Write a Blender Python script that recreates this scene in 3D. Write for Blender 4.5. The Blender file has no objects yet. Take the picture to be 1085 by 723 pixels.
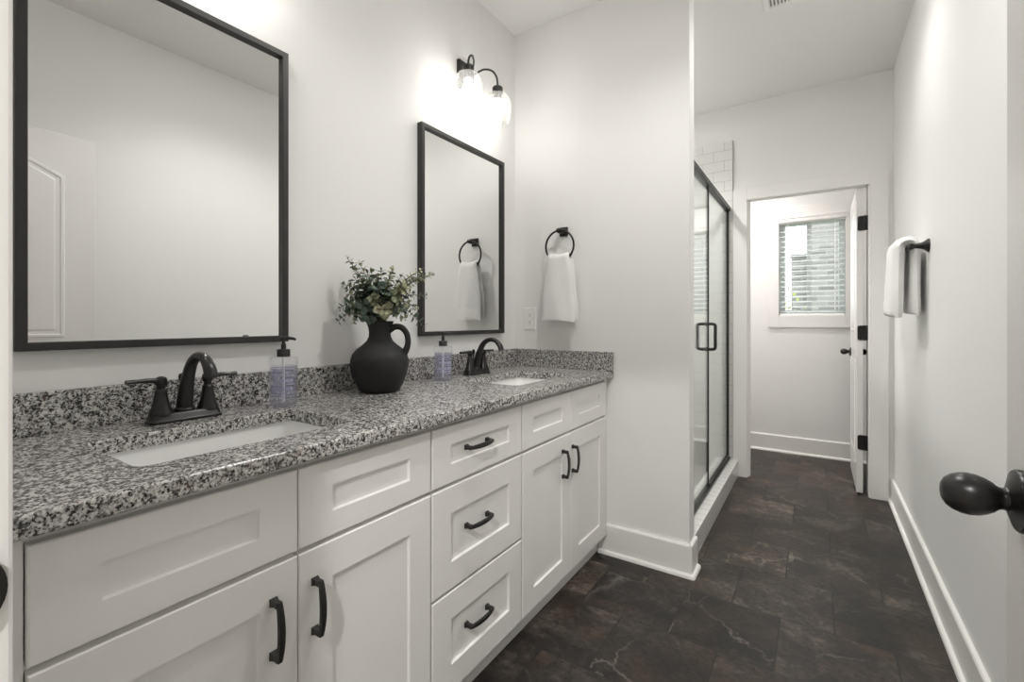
import bpy, bmesh, math, random
from mathutils import Vector, Matrix

PI = math.pi
SC = bpy.context.scene
COL = SC.collection

# ------------------------------------------------------------------ camera
F_PX, TH, V0, EYE = 487.9, 0.5865, 340.27, 1.14
cd = bpy.data.cameras.new('camera')
cd.sensor_width = 36.0
cd.lens = F_PX / 1085.0 * 36.0
cd.shift_y = -(361.5 - V0) / 1085.0
cd.clip_start = 0.02
cam = bpy.data.objects.new('camera', cd)
COL.objects.link(cam)
cam.location = (0, 0, EYE)
cam.rotation_euler = (PI / 2, 0, TH)
SC.camera = cam

# ------------------------------------------------------------------ world, exposure
W = bpy.data.worlds.new('world')
SC.world = W
W.use_nodes = True
bg = W.node_tree.nodes['Background']
bg.inputs[0].default_value = (0.93, 0.97, 1.0, 1)
bg.inputs[1].default_value = 0.85
SC.view_settings.view_transform = 'Standard'
SC.view_settings.look = 'None'
SC.view_settings.gamma = 1.0
SC.view_settings.use_curve_mapping = False
SC.view_settings.exposure = 2.04
BULB = 11.5          # emission of the sconce bulbs
SHOWER_W, VANITY_FILL_W, FAN_FILL_W, CLOSET_W, BEDROOM_FILL_W = 26.0, 14.5, 8.5, 28.0, 82.0   # watts of the ceiling lamps; vanity, fan and bedroom are added fill
LENS = 14.0          # emission of their lenses
SC.render.engine = 'CYCLES'
SC.cycles.use_denoising = True
SC.cycles.max_bounces = 14
SC.cycles.diffuse_bounces = 7
SC.cycles.glossy_bounces = 6
SC.cycles.transparent_max_bounces = 24
SC.cycles.sample_clamp_indirect = 6.0
SC.cycles.caustics_reflective = False
SC.cycles.caustics_refractive = False

# ------------------------------------------------------------------ room dimensions (metres)
XW, XR = -1.409, 0.398        # left and right wall faces
YE = 0.072                    # inner face of the entry wall
YS = 2.150                    # face of the wall at the end of the vanity
YS2 = 2.240
XS = -0.478                   # free end of that wall
YB = 3.751                    # wall with the far doorway
YB2 = 3.865
YF = 4.641                    # far wall with the window
ZC = 2.732
TOP = 0.895                   # counter top

# ------------------------------------------------------------------ helpers
ORIG = {}


def new_obj(name, data):
    o = bpy.data.objects.new(name, data)
    COL.objects.link(o)
    return o


def tag(o, label=None, cat=None, group=None, kind=None):
    if label: o['label'] = label
    if cat: o['category'] = cat
    if group: o['group'] = group
    if kind: o['kind'] = kind
    return o


def thing(name, label, cat, loc=(0, 0, 0), group=None, kind=None):
    o = new_obj(name, None)
    o.empty_display_size = 0.05
    o.location = loc
    ORIG[o.name] = Vector(loc)
    return tag(o, label, cat, group, kind)


def obj(name, bm, mat, parent=None, smooth=None, origin=None, recalc=True):
    """Links the bmesh (in world coordinates) as one mesh object; parented meshes sit in their root's frame."""
    me = bpy.data.meshes.new(name)
    if recalc:
        bmesh.ops.recalc_face_normals(bm, faces=bm.faces[:])
    bm.to_mesh(me)
    bm.free()
    o = new_obj(name, me)
    if parent is not None:
        org = ORIG[parent.name]
        me.transform(Matrix.Translation(-org))
        o.parent = parent
        ORIG[o.name] = org
    elif origin is not None:
        org = Vector(origin)
        me.transform(Matrix.Translation(-org))
        o.location = org
        ORIG[o.name] = org
    else:
        ORIG[o.name] = Vector((0, 0, 0))
    mats = mat if isinstance(mat, (list, tuple)) else [mat]
    for m in mats:
        me.materials.append(m)
    if smooth is not None:
        for p in me.polygons:
            p.use_smooth = True
        try:
            me.set_sharp_from_angle(angle=math.radians(smooth))
        except Exception:
            pass
    return o


def copy_tree(o, parent=None):
    c = o.copy()
    COL.objects.link(c)
    if parent is not None:
        c.parent = parent
    for ch in list(o.children):
        copy_tree(ch, c)
    return c


def box(bm, x0, x1, y0, y1, z0, z1, bev=0.0, seg=2):
    r = bmesh.ops.create_cube(bm, size=1.0)
    vs = r['verts']
    for v in vs:
        v.co = Vector(((x0 + x1) / 2 + v.co.x * (x1 - x0), (y0 + y1) / 2 + v.co.y * (y1 - y0), (z0 + z1) / 2 + v.co.z * (z1 - z0)))
    if bev:
        es = list({e for v in vs for e in v.link_edges})
        bmesh.ops.bevel(bm, geom=es, offset=bev, segments=seg, profile=0.5, affect='EDGES')


def BOX(*a, **k):
    bm = bmesh.new()
    box(bm, *a, **k)
    return bm


def frame_axes(d):
    d = d.normalized()
    up = Vector((0, 0, 1)) if abs(d.z) < 0.95 else Vector((1, 0, 0))
    a = d.cross(up).normalized()
    return a, a.cross(d).normalized()


def sweep(bm, pts, rad, n=12, cap=True, closed=False, flat=1.0, fixed_side=None):
    """Tube through pts with a radius per point; flat scales the second axis (a number or one per point)."""
    pts = [Vector(p) for p in pts]
    m = len(pts)
    if not hasattr(rad, '__len__'): rad = [rad] * m
    if not hasattr(flat, '__len__'): flat = [flat] * m
    rings = []
    prev = None
    for i, p in enumerate(pts):
        if closed:
            d = pts[(i + 1) % m] - pts[i - 1]
        else:
            d = pts[min(i + 1, m - 1)] - pts[max(i - 1, 0)]
        d.normalize()
        if fixed_side is not None:
            a = Vector(fixed_side)
            a = (a - d * a.dot(d)).normalized()
        elif prev is None:
            a, _ = frame_axes(d)
        else:
            a = (prev - d * prev.dot(d)).normalized()
        prev = a
        b = d.cross(a)
        rings.append([bm.verts.new(p + a * (rad[i] * math.cos(2 * PI * k / n)) + b * (rad[i] * flat[i] * math.sin(2 * PI * k / n))) for k in range(n)])
    rng = m if closed else m - 1
    for i in range(rng):
        r0, r1 = rings[i], rings[(i + 1) % m]
        for k in range(n):
            bm.faces.new((r0[k], r0[(k + 1) % n], r1[(k + 1) % n], r1[k]))
    if cap and not closed:
        bm.faces.new(rings[0][::-1])
        bm.faces.new(rings[-1])


def spline(pts, n=8):
    """Catmull-Rom through pts."""
    P = [Vector(p) for p in pts]
    P = [P[0] * 2 - P[1]] + P + [P[-1] * 2 - P[-2]]
    out = []
    for i in range(1, len(P) - 2):
        for k in range(n):
            t = k / n
            a, b, c, d = P[i - 1], P[i], P[i + 1], P[i + 2]
            out.append(0.5 * ((2 * b) + (c - a) * t + (2 * a - 5 * b + 4 * c - d) * t * t + (3 * b - a - 3 * c + d) * t ** 3))
    out.append(P[-2])
    return out


def lerp_list(vals, n):
    out = []
    for i in range(len(vals) - 1):
        for k in range(n):
            out.append(vals[i] + (vals[i + 1] - vals[i]) * k / n)
    out.append(vals[-1])
    return out


def lathe(bm, prof, c=(0, 0, 0), axis='z', n=32, cap=True):
    """prof: (radius, height) pairs around an axis through c."""
    c = Vector(c)
    ax = {'z': (Vector((1, 0, 0)), Vector((0, 1, 0)), Vector((0, 0, 1))),
          'x': (Vector((0, 1, 0)), Vector((0, 0, 1)), Vector((1, 0, 0))),
          '-x': (Vector((0, 0, 1)), Vector((0, 1, 0)), Vector((-1, 0, 0))),
          '-y': (Vector((1, 0, 0)), Vector((0, 0, 1)), Vector((0, -1, 0))),
          'y': (Vector((0, 0, 1)), Vector((1, 0, 0)), Vector((0, 1, 0)))}[axis]
    rings = []
    for r, h in prof:
        if r < 1e-6:
            rings.append([bm.verts.new(c + ax[2] * h)])
        else:
            rings.append([bm.verts.new(c + ax[2] * h + ax[0] * (r * math.cos(2 * PI * k / n)) + ax[1] * (r * math.sin(2 * PI * k / n))) for k in range(n)])
    for r0, r1 in zip(rings[:-1], rings[1:]):
        if len(r0) == 1 and len(r1) == 1: continue
        for k in range(n):
            if len(r0) == 1: bm.faces.new((r0[0], r1[k], r1[(k + 1) % n]))
            elif len(r1) == 1: bm.faces.new((r0[k], r0[(k + 1) % n], r1[0]))
            else: bm.faces.new((r0[k], r0[(k + 1) % n], r1[(k + 1) % n], r1[k]))
    if cap:
        if len(rings[0]) > 1: bm.faces.new(rings[0][::-1])
        if len(rings[-1]) > 1: bm.faces.new(rings[-1])


def LATHE(*a, **k):
    bm = bmesh.new()
    lathe(bm, *a, **k)
    return bm


def prism(bm, prof, p0, p1, out, up=(0, 0, 1)):
    """Extrudes a 2-D profile (distance out, height) from p0 to p1."""
    p0, p1, out, up = Vector(p0), Vector(p1), Vector(out), Vector(up)
    a = [bm.verts.new(p0 + out * u + up * v) for u, v in prof]
    b = [bm.verts.new(p1 + out * u + up * v) for u, v in prof]
    n = len(prof)
    for k in range(n):
        bm.faces.new((a[k], a[(k + 1) % n], b[(k + 1) % n], b[k]))
    bm.faces.new(a[::-1])
    bm.faces.new(b)


# ------------------------------------------------------------------ materials
def mat(name, color, rough=0.5, metal=0.0, spec=None, bump=0.0, bscale=200.0, coat=0.0):
    m = bpy.data.materials.new(name)
    m.use_nodes = True
    nt = m.node_tree
    b = nt.nodes['Principled BSDF']
    b.inputs['Base Color'].default_value = (*color, 1)
    b.inputs['Roughness'].default_value = rough
    b.inputs['Metallic'].default_value = metal
    if spec is not None: b.inputs['Specular IOR Level'].default_value = spec
    if coat: b.inputs['Coat Weight'].default_value = coat
    if bump:
        tc = nt.nodes.new('ShaderNodeTexCoord')
        no = nt.nodes.new('ShaderNodeTexNoise')
        no.inputs['Scale'].default_value = bscale
        no.inputs['Detail'].default_value = 3
        bp = nt.nodes.new('ShaderNodeBump')
        bp.inputs['Strength'].default_value = bump
        bp.inputs['Distance'].default_value = 0.002
        nt.links.new(tc.outputs['Object'], no.inputs['Vector'])
        nt.links.new(no.outputs['Fac'], bp.inputs['Height'])
        nt.links.new(bp.outputs['Normal'], b.inputs['Normal'])
    return m


def ramp(nt, stops, interp='LINEAR'):
    r = nt.nodes.new('ShaderNodeValToRGB')
    r.color_ramp.interpolation = interp
    el = r.color_ramp.elements
    while len(el) < len(stops): el.new(0.5)
    for e, (p, c) in zip(el, stops):
        e.position = p
        e.color = (*c, 1) if len(c) == 3 else c
    return r


def math_node(nt, op, a=None, b=None):
    n = nt.nodes.new('ShaderNodeMath')
    n.operation = op
    for i, v in enumerate((a, b)):
        if v is None: continue
        if isinstance(v, (int, float)): n.inputs[i].default_value = v
        else: nt.links.new(v, n.inputs[i])
    return n.outputs[0]


def mixrgb(nt, fac, a, b, mode='MIX'):
    n = nt.nodes.new('ShaderNodeMixRGB')
    n.blend_type = mode
    for i, v in enumerate((fac, a, b)):
        if isinstance(v, (int, float)): n.inputs[i].default_value = v
        elif isinstance(v, tuple): n.inputs[i].default_value = (*v, 1)
        else: nt.links.new(v, n.inputs[i])
    return n.outputs[0]


def glass_mat(name, tint=(1, 1, 1), f0=0.04, rough=0.0, haze=0.0, haze_col=(1, 1, 1)):
    """Thin clear glass: see-through with a symmetric Schlick reflection (and optionally a little frost)."""
    m = bpy.data.materials.new(name)
    m.use_nodes = True
    nt = m.node_tree
    nt.nodes.clear()
    out = nt.nodes.new('ShaderNodeOutputMaterial')
    tr = nt.nodes.new('ShaderNodeBsdfTransparent')
    tr.inputs[0].default_value = (*tint, 1)
    gl = nt.nodes.new('ShaderNodeBsdfGlossy')
    gl.inputs['Roughness'].default_value = rough
    gl.inputs['Color'].default_value = (0.95, 0.97, 0.96, 1)
    lw = nt.nodes.new('ShaderNodeLayerWeight')
    lw.inputs['Blend'].default_value = 0.5
    p5 = math_node(nt, 'POWER', lw.outputs['Facing'], 5.0)
    sc = math_node(nt, 'MULTIPLY', p5, 1 - f0)
    fr = math_node(nt, 'ADD', sc, f0)
    mx = nt.nodes.new('ShaderNodeMixShader')
    nt.links.new(fr, mx.inputs[0])
    base = tr.outputs[0]
    if haze:
        df = nt.nodes.new('ShaderNodeBsdfTranslucent')
        df.inputs[0].default_value = (*haze_col, 1)
        hm = nt.nodes.new('ShaderNodeMixShader')
        hm.inputs[0].default_value = haze
        nt.links.new(tr.outputs[0], hm.inputs[1])
        nt.links.new(df.outputs[0], hm.inputs[2])
        base = hm.outputs[0]
    nt.links.new(base, mx.inputs[1])
    nt.links.new(gl.outputs[0], mx.inputs[2])
    nt.links.new(mx.outputs[0], out.inputs[0])
    return m


def emit_mat(name, color, strength):
    m = bpy.data.materials.new(name)
    m.use_nodes = True
    nt = m.node_tree
    nt.nodes.clear()
    out = nt.nodes.new('ShaderNodeOutputMaterial')
    e = nt.nodes.new('ShaderNodeEmission')
    e.inputs[0].default_value = (*color, 1)
    e.inputs[1].default_value = strength
    nt.links.new(e.outputs[0], out.inputs[0])
    return m


def granite_mat():
    m = mat('granite', (0.4, 0.4, 0.4), rough=0.25, spec=0.5)
    nt = m.node_tree
    b = nt.nodes['Principled BSDF']
    tc = nt.nodes.new('ShaderNodeTexCoord')
    dn = nt.nodes.new('ShaderNodeTexNoise')
    dn.inputs['Scale'].default_value = 310
    dn.inputs['Detail'].default_value = 2
    nt.links.new(tc.outputs['Object'], dn.inputs['Vector'])
    vm = nt.nodes.new('ShaderNodeVectorMath')
    vm.operation = 'MULTIPLY_ADD'
    vm.inputs[1].default_value = (0.0045, 0.0045, 0.0045)
    nt.links.new(dn.outputs['Color'], vm.inputs[0])
    nt.links.new(tc.outputs['Object'], vm.inputs[2])
    v1 = nt.nodes.new('ShaderNodeTexVoronoi')
    v1.inputs['Scale'].default_value = 315
    nt.links.new(vm.outputs[0], v1.inputs['Vector'])
    s1 = nt.nodes.new('ShaderNodeSeparateColor')
    nt.links.new(v1.outputs['Color'], s1.inputs[0])
    n1 = nt.nodes.new('ShaderNodeTexNoise')
    n1.inputs['Scale'].default_value = 110
    n1.inputs['Detail'].default_value = 3
    nt.links.new(tc.outputs['Object'], n1.inputs['Vector'])
    k = math_node(nt, 'MULTIPLY', s1.outputs[0], 0.55)
    k2 = math_node(nt, 'MULTIPLY', n1.outputs['Fac'], 1.25)
    k3 = math_node(nt, 'ADD', k, k2)
    k4 = math_node(nt, 'SUBTRACT', k3, 0.37)
    r = ramp(nt, [(0.0, (0.014, 0.014, 0.015)), (0.30, (0.028, 0.027, 0.027)), (0.40, (0.12, 0.117, 0.113)), (0.50, (0.27, 0.262, 0.255)),
                  (0.60, (0.44, 0.43, 0.415)), (0.76, (0.60, 0.59, 0.57)), (1.0, (0.72, 0.71, 0.69))])
    nt.links.new(k4, r.inputs[0])
    # a few rusty-pink garnet grains
    v2 = nt.nodes.new('ShaderNodeTexVoronoi')
    v2.inputs['Scale'].default_value = 120
    nt.links.new(vm.outputs[0], v2.inputs['Vector'])
    s2 = nt.nodes.new('ShaderNodeSeparateColor')
    nt.links.new(v2.outputs['Color'], s2.inputs[0])
    g = math_node(nt, 'GREATER_THAN', s2.outputs[1], 0.965)
    g2 = math_node(nt, 'MULTIPLY', g, 0.22)
    c = mixrgb(nt, g2, r.outputs[0], (0.34, 0.22, 0.19))
    nt.links.new(c, b.inputs['Base Color'])
    return m


def floor_mat():
    m = mat('slate_tile', (0.05, 0.045, 0.04), rough=0.42, spec=0.45)
    nt = m.node_tree
    L = nt.links
    b = nt.nodes['Principled BSDF']
    geo = nt.nodes.new('ShaderNodeNewGeometry')
    mp = nt.nodes.new('ShaderNodeMapping')
    mp.inputs['Location'].default_value = (0.12 + 0.34 * 20, -2.365 + 0.3255 * 21, 0)
    L.new(geo.outputs['Position'], mp.inputs['Vector'])
    br = nt.nodes.new('ShaderNodeTexBrick')
    br.offset = 0.5
    br.offset_frequency = 2
    br.squash = 1.0
    br.inputs['Color1'].default_value = (0, 0, 0, 1)
    br.inputs['Color2'].default_value = (1, 1, 1, 1)
    br.inputs['Mortar'].default_value = (0.5, 0.5, 0.5, 1)
    br.inputs['Scale'].default_value = 1.0
    br.inputs['Mortar Size'].default_value = 0.0028
    br.inputs['Mortar Smooth'].default_value = 0.1
    br.inputs['Bias'].default_value = 0.0
    br.inputs['Brick Width'].default_value = 0.34
    br.inputs['Row Height'].default_value = 0.3255
    L.new(mp.outputs[0], br.inputs['Vector'])
    sep = nt.nodes.new('ShaderNodeSeparateColor')
    L.new(br.outputs['Color'], sep.inputs[0])
    rnd = sep.outputs[0]
    w = math_node(nt, 'MULTIPLY', rnd, 37.0)

    def noise(scale, detail, stretch, rough=0.6, woff=0.0, dist=0.0):
        mm = nt.nodes.new('ShaderNodeMapping')
        mm.inputs['Scale'].default_value = stretch
        L.new(geo.outputs['Position'], mm.inputs['Vector'])
        n = nt.nodes.new('ShaderNodeTexNoise')
        n.noise_dimensions = '4D'
        n.inputs['Scale'].default_value = scale
        n.inputs['Detail'].default_value = detail
        n.inputs['Roughness'].default_value = rough
        n.inputs['Distortion'].default_value = dist
        L.new(mm.outputs[0], n.inputs['Vector'])
        L.new(math_node(nt, 'ADD', w, woff), n.inputs['W'])
        return n.outputs['Fac']
    big = noise(3.6, 9, (1.0, 1.45, 1), 0.70, 0, 0.5)
    r1 = ramp(nt, [(0.36, (0.014, 0.0118, 0.0105)), (0.46, (0.028, 0.0235, 0.021)), (0.54, (0.062, 0.053, 0.0465)), (0.64, (0.165, 0.142, 0.125))])
    L.new(big, r1.inputs[0])
    # rusty brown clouds
    rust = noise(2.6, 5, (1, 1.5, 1), 0.6, 5.0, 0.4)
    rr = ramp(nt, [(0.49, (0, 0, 0)), (0.62, (0.7, 0.7, 0.7))])
    L.new(rust, rr.inputs[0])
    c = mixrgb(nt, rr.outputs[0], r1.outputs[0], (0.080, 0.053, 0.038))
    # fine grain
    fine = noise(48, 6, (0.9, 1.2, 1), 0.75, 2.0)
    rf = ramp(nt, [(0.36, (0.40, 0.40, 0.40)), (0.64, (1.65, 1.65, 1.65))])
    L.new(fine, rf.inputs[0])
    c = mixrgb(nt, 1.0, c, rf.outputs[0], 'MULTIPLY')
    # tone per tile
    rt = ramp(nt, [(0.0, (0.37, 0.365, 0.355)), (0.7, (0.64, 0.615, 0.59)), (1.0, (1.10, 1.01, 0.92))])
    L.new(rnd, rt.inputs[0])
    c = mixrgb(nt, 1.0, c, rt.outputs[0], 'MULTIPLY')
    # pale hair-line cracks, meandering over some tiles
    dn = nt.nodes.new('ShaderNodeTexNoise')
    dn.noise_dimensions = '4D'
    dn.inputs['Scale'].default_value = 9
    dn.inputs['Detail'].default_value = 5
    dn.inputs['Roughness'].default_value = 0.65
    L.new(geo.outputs['Position'], dn.inputs['Vector'])
    L.new(w, dn.inputs['W'])
    va = nt.nodes.new('ShaderNodeVectorMath')
    va.operation = 'MULTIPLY_ADD'
    va.inputs[1].default_value = (0.16, 0.16, 0.0)
    L.new(dn.outputs['Color'], va.inputs[0])
    L.new(geo.outputs['Position'], va.inputs[2])
    vo = nt.nodes.new('ShaderNodeTexVoronoi')
    vo.voronoi_dimensions = '4D'
    vo.feature = 'DISTANCE_TO_EDGE'
    vo.inputs['Scale'].default_value = 3.2
    L.new(va.outputs[0], vo.inputs['Vector'])
    L.new(w, vo.inputs['W'])
    rl = ramp(nt, [(0.0, (1, 1, 1)), (0.007, (0.40, 0.40, 0.40)), (0.016, (0, 0, 0))])
    L.new(vo.outputs['Distance'], rl.inputs[0])
    mk = noise(3.5, 2, (1, 1, 1), 0.5, 13.0)
    rm = ramp(nt, [(0.50, (0.05, 0.05, 0.05)), (0.68, (0.55, 0.55, 0.55))])
    L.new(mk, rm.inputs[0])
    vf = math_node(nt, 'MULTIPLY', rl.outputs[0], rm.outputs[0])
    c = mixrgb(nt, vf, c, (0.30, 0.26, 0.225))
    c = mixrgb(nt, br.outputs['Fac'], c, (0.014, 0.0125, 0.0115))
    L.new(c, b.inputs['Base Color'])
    h = math_node(nt, 'ADD', math_node(nt, 'MULTIPLY', big, 0.6), math_node(nt, 'MULTIPLY', fine, 0.25))
    h = math_node(nt, 'SUBTRACT', h, math_node(nt, 'MULTIPLY', br.outputs['Fac'], 0.6))
    bp = nt.nodes.new('ShaderNodeBump')
    bp.inputs['Strength'].default_value = 0.35
    bp.inputs['Distance'].default_value = 0.004
    L.new(h, bp.inputs['Height'])
    L.new(bp.outputs[0], b.inputs['Normal'])
    rg = ramp(nt, [(0.3, (0.34, 0.34, 0.34)), (0.7, (0.55, 0.55, 0.55))])
    L.new(big, rg.inputs[0])
    L.new(rg.outputs[0], b.inputs['Roughness'])
    return m


def tile_mat(name, bw, rh, axes, off=0.5, grout=(0.50, 0.49, 0.47), color=(0.78, 0.775, 0.76), mort=0.0016, shift=(0, 0)):
    """White glazed wall tile; axes: which world axes run along and across the courses."""
    m = mat(name, color, rough=0.12, spec=0.5)
    nt = m.node_tree
    L = nt.links
    b = nt.nodes['Principled BSDF']
    geo = nt.nodes.new('ShaderNodeNewGeometry')
    sp = nt.nodes.new('ShaderNodeSeparateXYZ')
    L.new(geo.outputs['Position'], sp.inputs[0])
    cb = nt.nodes.new('ShaderNodeCombineXYZ')
    L.new(math_node(nt, 'ADD', sp.outputs[axes[0]], 20 * bw + shift[0]), cb.inputs[0])
    L.new(math_node(nt, 'ADD', sp.outputs[axes[1]], 20 * rh + shift[1]), cb.inputs[1])
    br = nt.nodes.new('ShaderNodeTexBrick')
    br.offset = off
    br.inputs['Color1'].default_value = (*color, 1)
    br.inputs['Color2'].default_value = (*[x * 0.97 for x in color], 1)
    br.inputs['Mortar'].default_value = (*grout, 1)
    br.inputs['Scale'].default_value = 1.0
    br.inputs['Mortar Size'].default_value = mort
    br.inputs['Mortar Smooth'].default_value = 0.2
    br.inputs['Brick Width'].default_value = bw
    br.inputs['Row Height'].default_value = rh
    L.new(cb.outputs[0], br.inputs['Vector'])
    L.new(br.outputs['Color'], b.inputs['Base Color'])
    bp = nt.nodes.new('ShaderNodeBump')
    bp.invert = True
    bp.inputs['Strength'].default_value = 0.5
    bp.inputs['Distance'].default_value = 0.0015
    L.new(br.outputs['Fac'], bp.inputs['Height'])
    L.new(bp.outputs[0], b.inputs['Normal'])
    return m


def towel_mat():
    m = mat('terry', (0.89, 0.885, 0.875), rough=0.95, spec=0.1)
    nt = m.node_tree
    b = nt.nodes['Principled BSDF']
    b.inputs['Sheen Weight'].default_value = 0.35
    tc = nt.nodes.new('ShaderNodeTexCoord')
    n = nt.nodes.new('ShaderNodeTexNoise')
    n.inputs['Scale'].default_value = 420
    n.inputs['Detail'].default_value = 3
    nt.links.new(tc.outputs['Object'], n.inputs['Vector'])
    n2 = nt.nodes.new('ShaderNodeTexNoise')
    n2.inputs['Scale'].default_value = 45
    nt.links.new(tc.outputs['Object'], n2.inputs['Vector'])
    h = math_node(nt, 'ADD', n.outputs['Fac'], n2.outputs['Fac'])
    bp = nt.nodes.new('ShaderNodeBump')
    bp.inputs['Strength'].default_value = 0.55
    bp.inputs['Distance'].default_value = 0.003
    nt.links.new(h, bp.inputs['Height'])
    nt.links.new(bp.outputs[0], b.inputs['Normal'])
    return m


def leaf_mat(name, c0, c1):
    m = mat(name, c0, rough=0.55, spec=0.3)
    nt = m.node_tree
    b = nt.nodes['Principled BSDF']
    tc = nt.nodes.new('ShaderNodeTexCoord')
    n = nt.nodes.new('ShaderNodeTexNoise')
    n.inputs['Scale'].default_value = 55
    n.inputs['Detail'].default_value = 2
    nt.links.new(tc.outputs['Object'], n.inputs['Vector'])
    r = ramp(nt, [(0.35, c0), (0.65, c1)])
    nt.links.new(n.outputs['Fac'], r.inputs[0])
    nt.links.new(r.outputs[0], b.inputs['Base Color'])
    return m


def slat_mat():
    """White blind slat that lets some daylight through."""
    m = mat('blind_slat_translucent', (0.88, 0.89, 0.885), rough=0.45)
    nt = m.node_tree
    out = nt.nodes['Material Output']
    tl = nt.nodes.new('ShaderNodeBsdfTranslucent')
    tl.inputs[0].default_value = (0.86, 0.90, 0.90, 1)
    mx = nt.nodes.new('ShaderNodeMixShader')
    mx.inputs[0].default_value = 0.4
    nt.links.new(nt.nodes['Principled BSDF'].outputs[0], mx.inputs[1])
    nt.links.new(tl.outputs[0], mx.inputs[2])
    nt.links.new(mx.outputs[0], out.inputs[0])
    return m


def brick_mat():
    m = tile_mat('house_brick', 0.21, 0.075, (0, 2), grout=(0.40, 0.385, 0.365), color=(0.30, 0.28, 0.26), mort=0.006)
    m.node_tree.nodes['Principled BSDF'].inputs['Roughness'].default_value = 0.9
    for n in m.node_tree.nodes:
        if n.type == 'TEX_BRICK':
            n.inputs['Color2'].default_value = (0.17, 0.16, 0.15, 1)
    return m


M = dict(
    wall=mat('wall_paint', (0.83, 0.825, 0.814), rough=0.6, bump=0.05, bscale=350),
    carpet=mat('carpet', (0.36, 0.32, 0.27), rough=0.95, bump=0.5, bscale=300),
    ceil=mat('ceiling_paint', (0.83, 0.825, 0.814), rough=0.8, bump=0.05, bscale=350),
    trim=mat('trim_paint', (0.84, 0.83, 0.81), rough=0.3),
    door=mat('door_paint', (0.80, 0.79, 0.775), rough=0.25),
    cab=mat('cabinet_paint', (0.84, 0.83, 0.812), rough=0.34),
    gap=mat('cabinet_inside', (0.30, 0.29, 0.28), rough=0.7),
    granite=granite_mat(), floor=floor_mat(),
    bronze=mat('dark_bronze', (0.011, 0.010, 0.0098), rough=0.33, metal=0.0, spec=0.45),
    black=mat('black_metal', (0.016, 0.0155, 0.015), rough=0.38, spec=0.5),
    frame=mat('mirror_frame_metal', (0.022, 0.021, 0.020), rough=0.42, spec=0.5, bump=0.05, bscale=400),
    mirror=mat('mirror_silver', (0.90, 0.905, 0.90), rough=0.0, metal=1.0),
    porcelain=mat('porcelain', (0.86, 0.86, 0.85), rough=0.08, spec=0.5),
    chrome=mat('chrome', (0.7, 0.7, 0.7), rough=0.12, metal=1.0),
    vase=mat('black_clay', (0.017, 0.017, 0.018), rough=0.62, spec=0.4, bump=0.5, bscale=60),
    towel=towel_mat(),
    plastic=mat('white_plastic', (0.88, 0.875, 0.86), rough=0.3),
    slot=mat('dark_slot', (0.05, 0.05, 0.05), rough=0.6),
    pump=mat('black_plastic', (0.012, 0.012, 0.012), rough=0.35),
    bottle=glass_mat('clear_bottle', (0.97, 0.97, 0.985), 0.05),
    soap=glass_mat('lavender_soap', (0.955, 0.95, 0.99), 0.03, haze=0.24, haze_col=(0.88, 0.87, 0.98)),
    print=mat('label_ink', (0.33, 0.34, 0.47), rough=0.5),
    shade=glass_mat('clear_shade', (0.955, 0.955, 0.945), 0.045, haze=0.03, haze_col=(0.95, 0.94, 0.92)),
    shower=glass_mat('shower_glass', (0.965, 0.975, 0.97), 0.045),
    pane=glass_mat('window_glass', (0.965, 0.985, 0.99), 0.05),
    bulb=emit_mat('bulb_glow', (1.0, 0.975, 0.94), BULB),
    lens=emit_mat('lamp_lens', (1.0, 0.985, 0.96), LENS),
    wtile=tile_mat('subway_back', 0.152, 0.076, (0, 2), shift=(0.05, 0.02)),
    stile=tile_mat('subway_side', 0.152, 0.076, (1, 2)),
    ctop=tile_mat('curb_top_tile', 0.076, 0.30, (1, 0), off=0.0, grout=(0.36, 0.35, 0.33)),
    cface=tile_mat('curb_face_tile', 0.051, 0.026, (1, 2), grout=(0.52, 0.51, 0.49)),
    pan=mat('shower_pan', (0.70, 0.69, 0.67), rough=0.35),
    blind=mat('blind_slat', (0.88, 0.89, 0.885), rough=0.45), slat=slat_mat(),
    vinyl=mat('window_vinyl', (0.80, 0.82, 0.82), rough=0.35),
    brick=brick_mat(),
    roof=mat('roof_shingle', (0.10, 0.10, 0.10), rough=0.9, bump=0.5, bscale=30),
    lawn=mat('lawn', (0.10, 0.16, 0.05), rough=0.95, bump=0.8, bscale=40),
    bush=leaf_mat('bush_leaf', (0.22, 0.30, 0.07), (0.42, 0.46, 0.12)),
    stem=mat('stem', (0.11, 0.10, 0.055), rough=0.7),
    leafd=leaf_mat('leaf_deep', (0.055, 0.088, 0.070), (0.15, 0.195, 0.16)),
    leafs=leaf_mat('leaf_sage', (0.16, 0.195, 0.12), (0.32, 0.35, 0.225)),
    leafp=leaf_mat('leaf_pale', (0.30, 0.31, 0.17), (0.50, 0.50, 0.35)),
)

# ------------------------------------------------------------------ setting
def struct(name, bm, m, label=None, cat=None, **k):
    o = obj(name, bm, m, **k)
    o['kind'] = 'structure'
    if label: o['label'] = label
    if cat: o['category'] = cat
    return o


ZT = ZC + 0.12
struct('floor', BOX(XW - 0.12, XR + 0.12, -0.12, YF + 0.14, -0.08, 0.0), M['floor'], 'dark brown slate tile floor laid in a running bond', 'floor')
struct('ceiling', BOX(XW - 0.12, XR + 0.12, -0.05, YF + 0.14, ZC, ZT), M['ceil'], 'flat white ceiling over the whole bathroom', 'ceiling')
struct('wall_left', BOX(XW - 0.12, XW, -0.05, YF + 0.14, 0, ZC), M['wall'], 'white wall behind the vanity and the mirrors', 'wall')
struct('wall_right', BOX(XR, XR + 0.12, -0.05, YF + 0.14, 0, ZC), M['wall'], 'white right wall carrying the towel by the far door', 'wall')
struct('wall_shower', BOX(XW, XS, YS, YS2, 0, ZC), M['wall'], 'white short wall between the vanity and the shower', 'wall')

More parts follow.
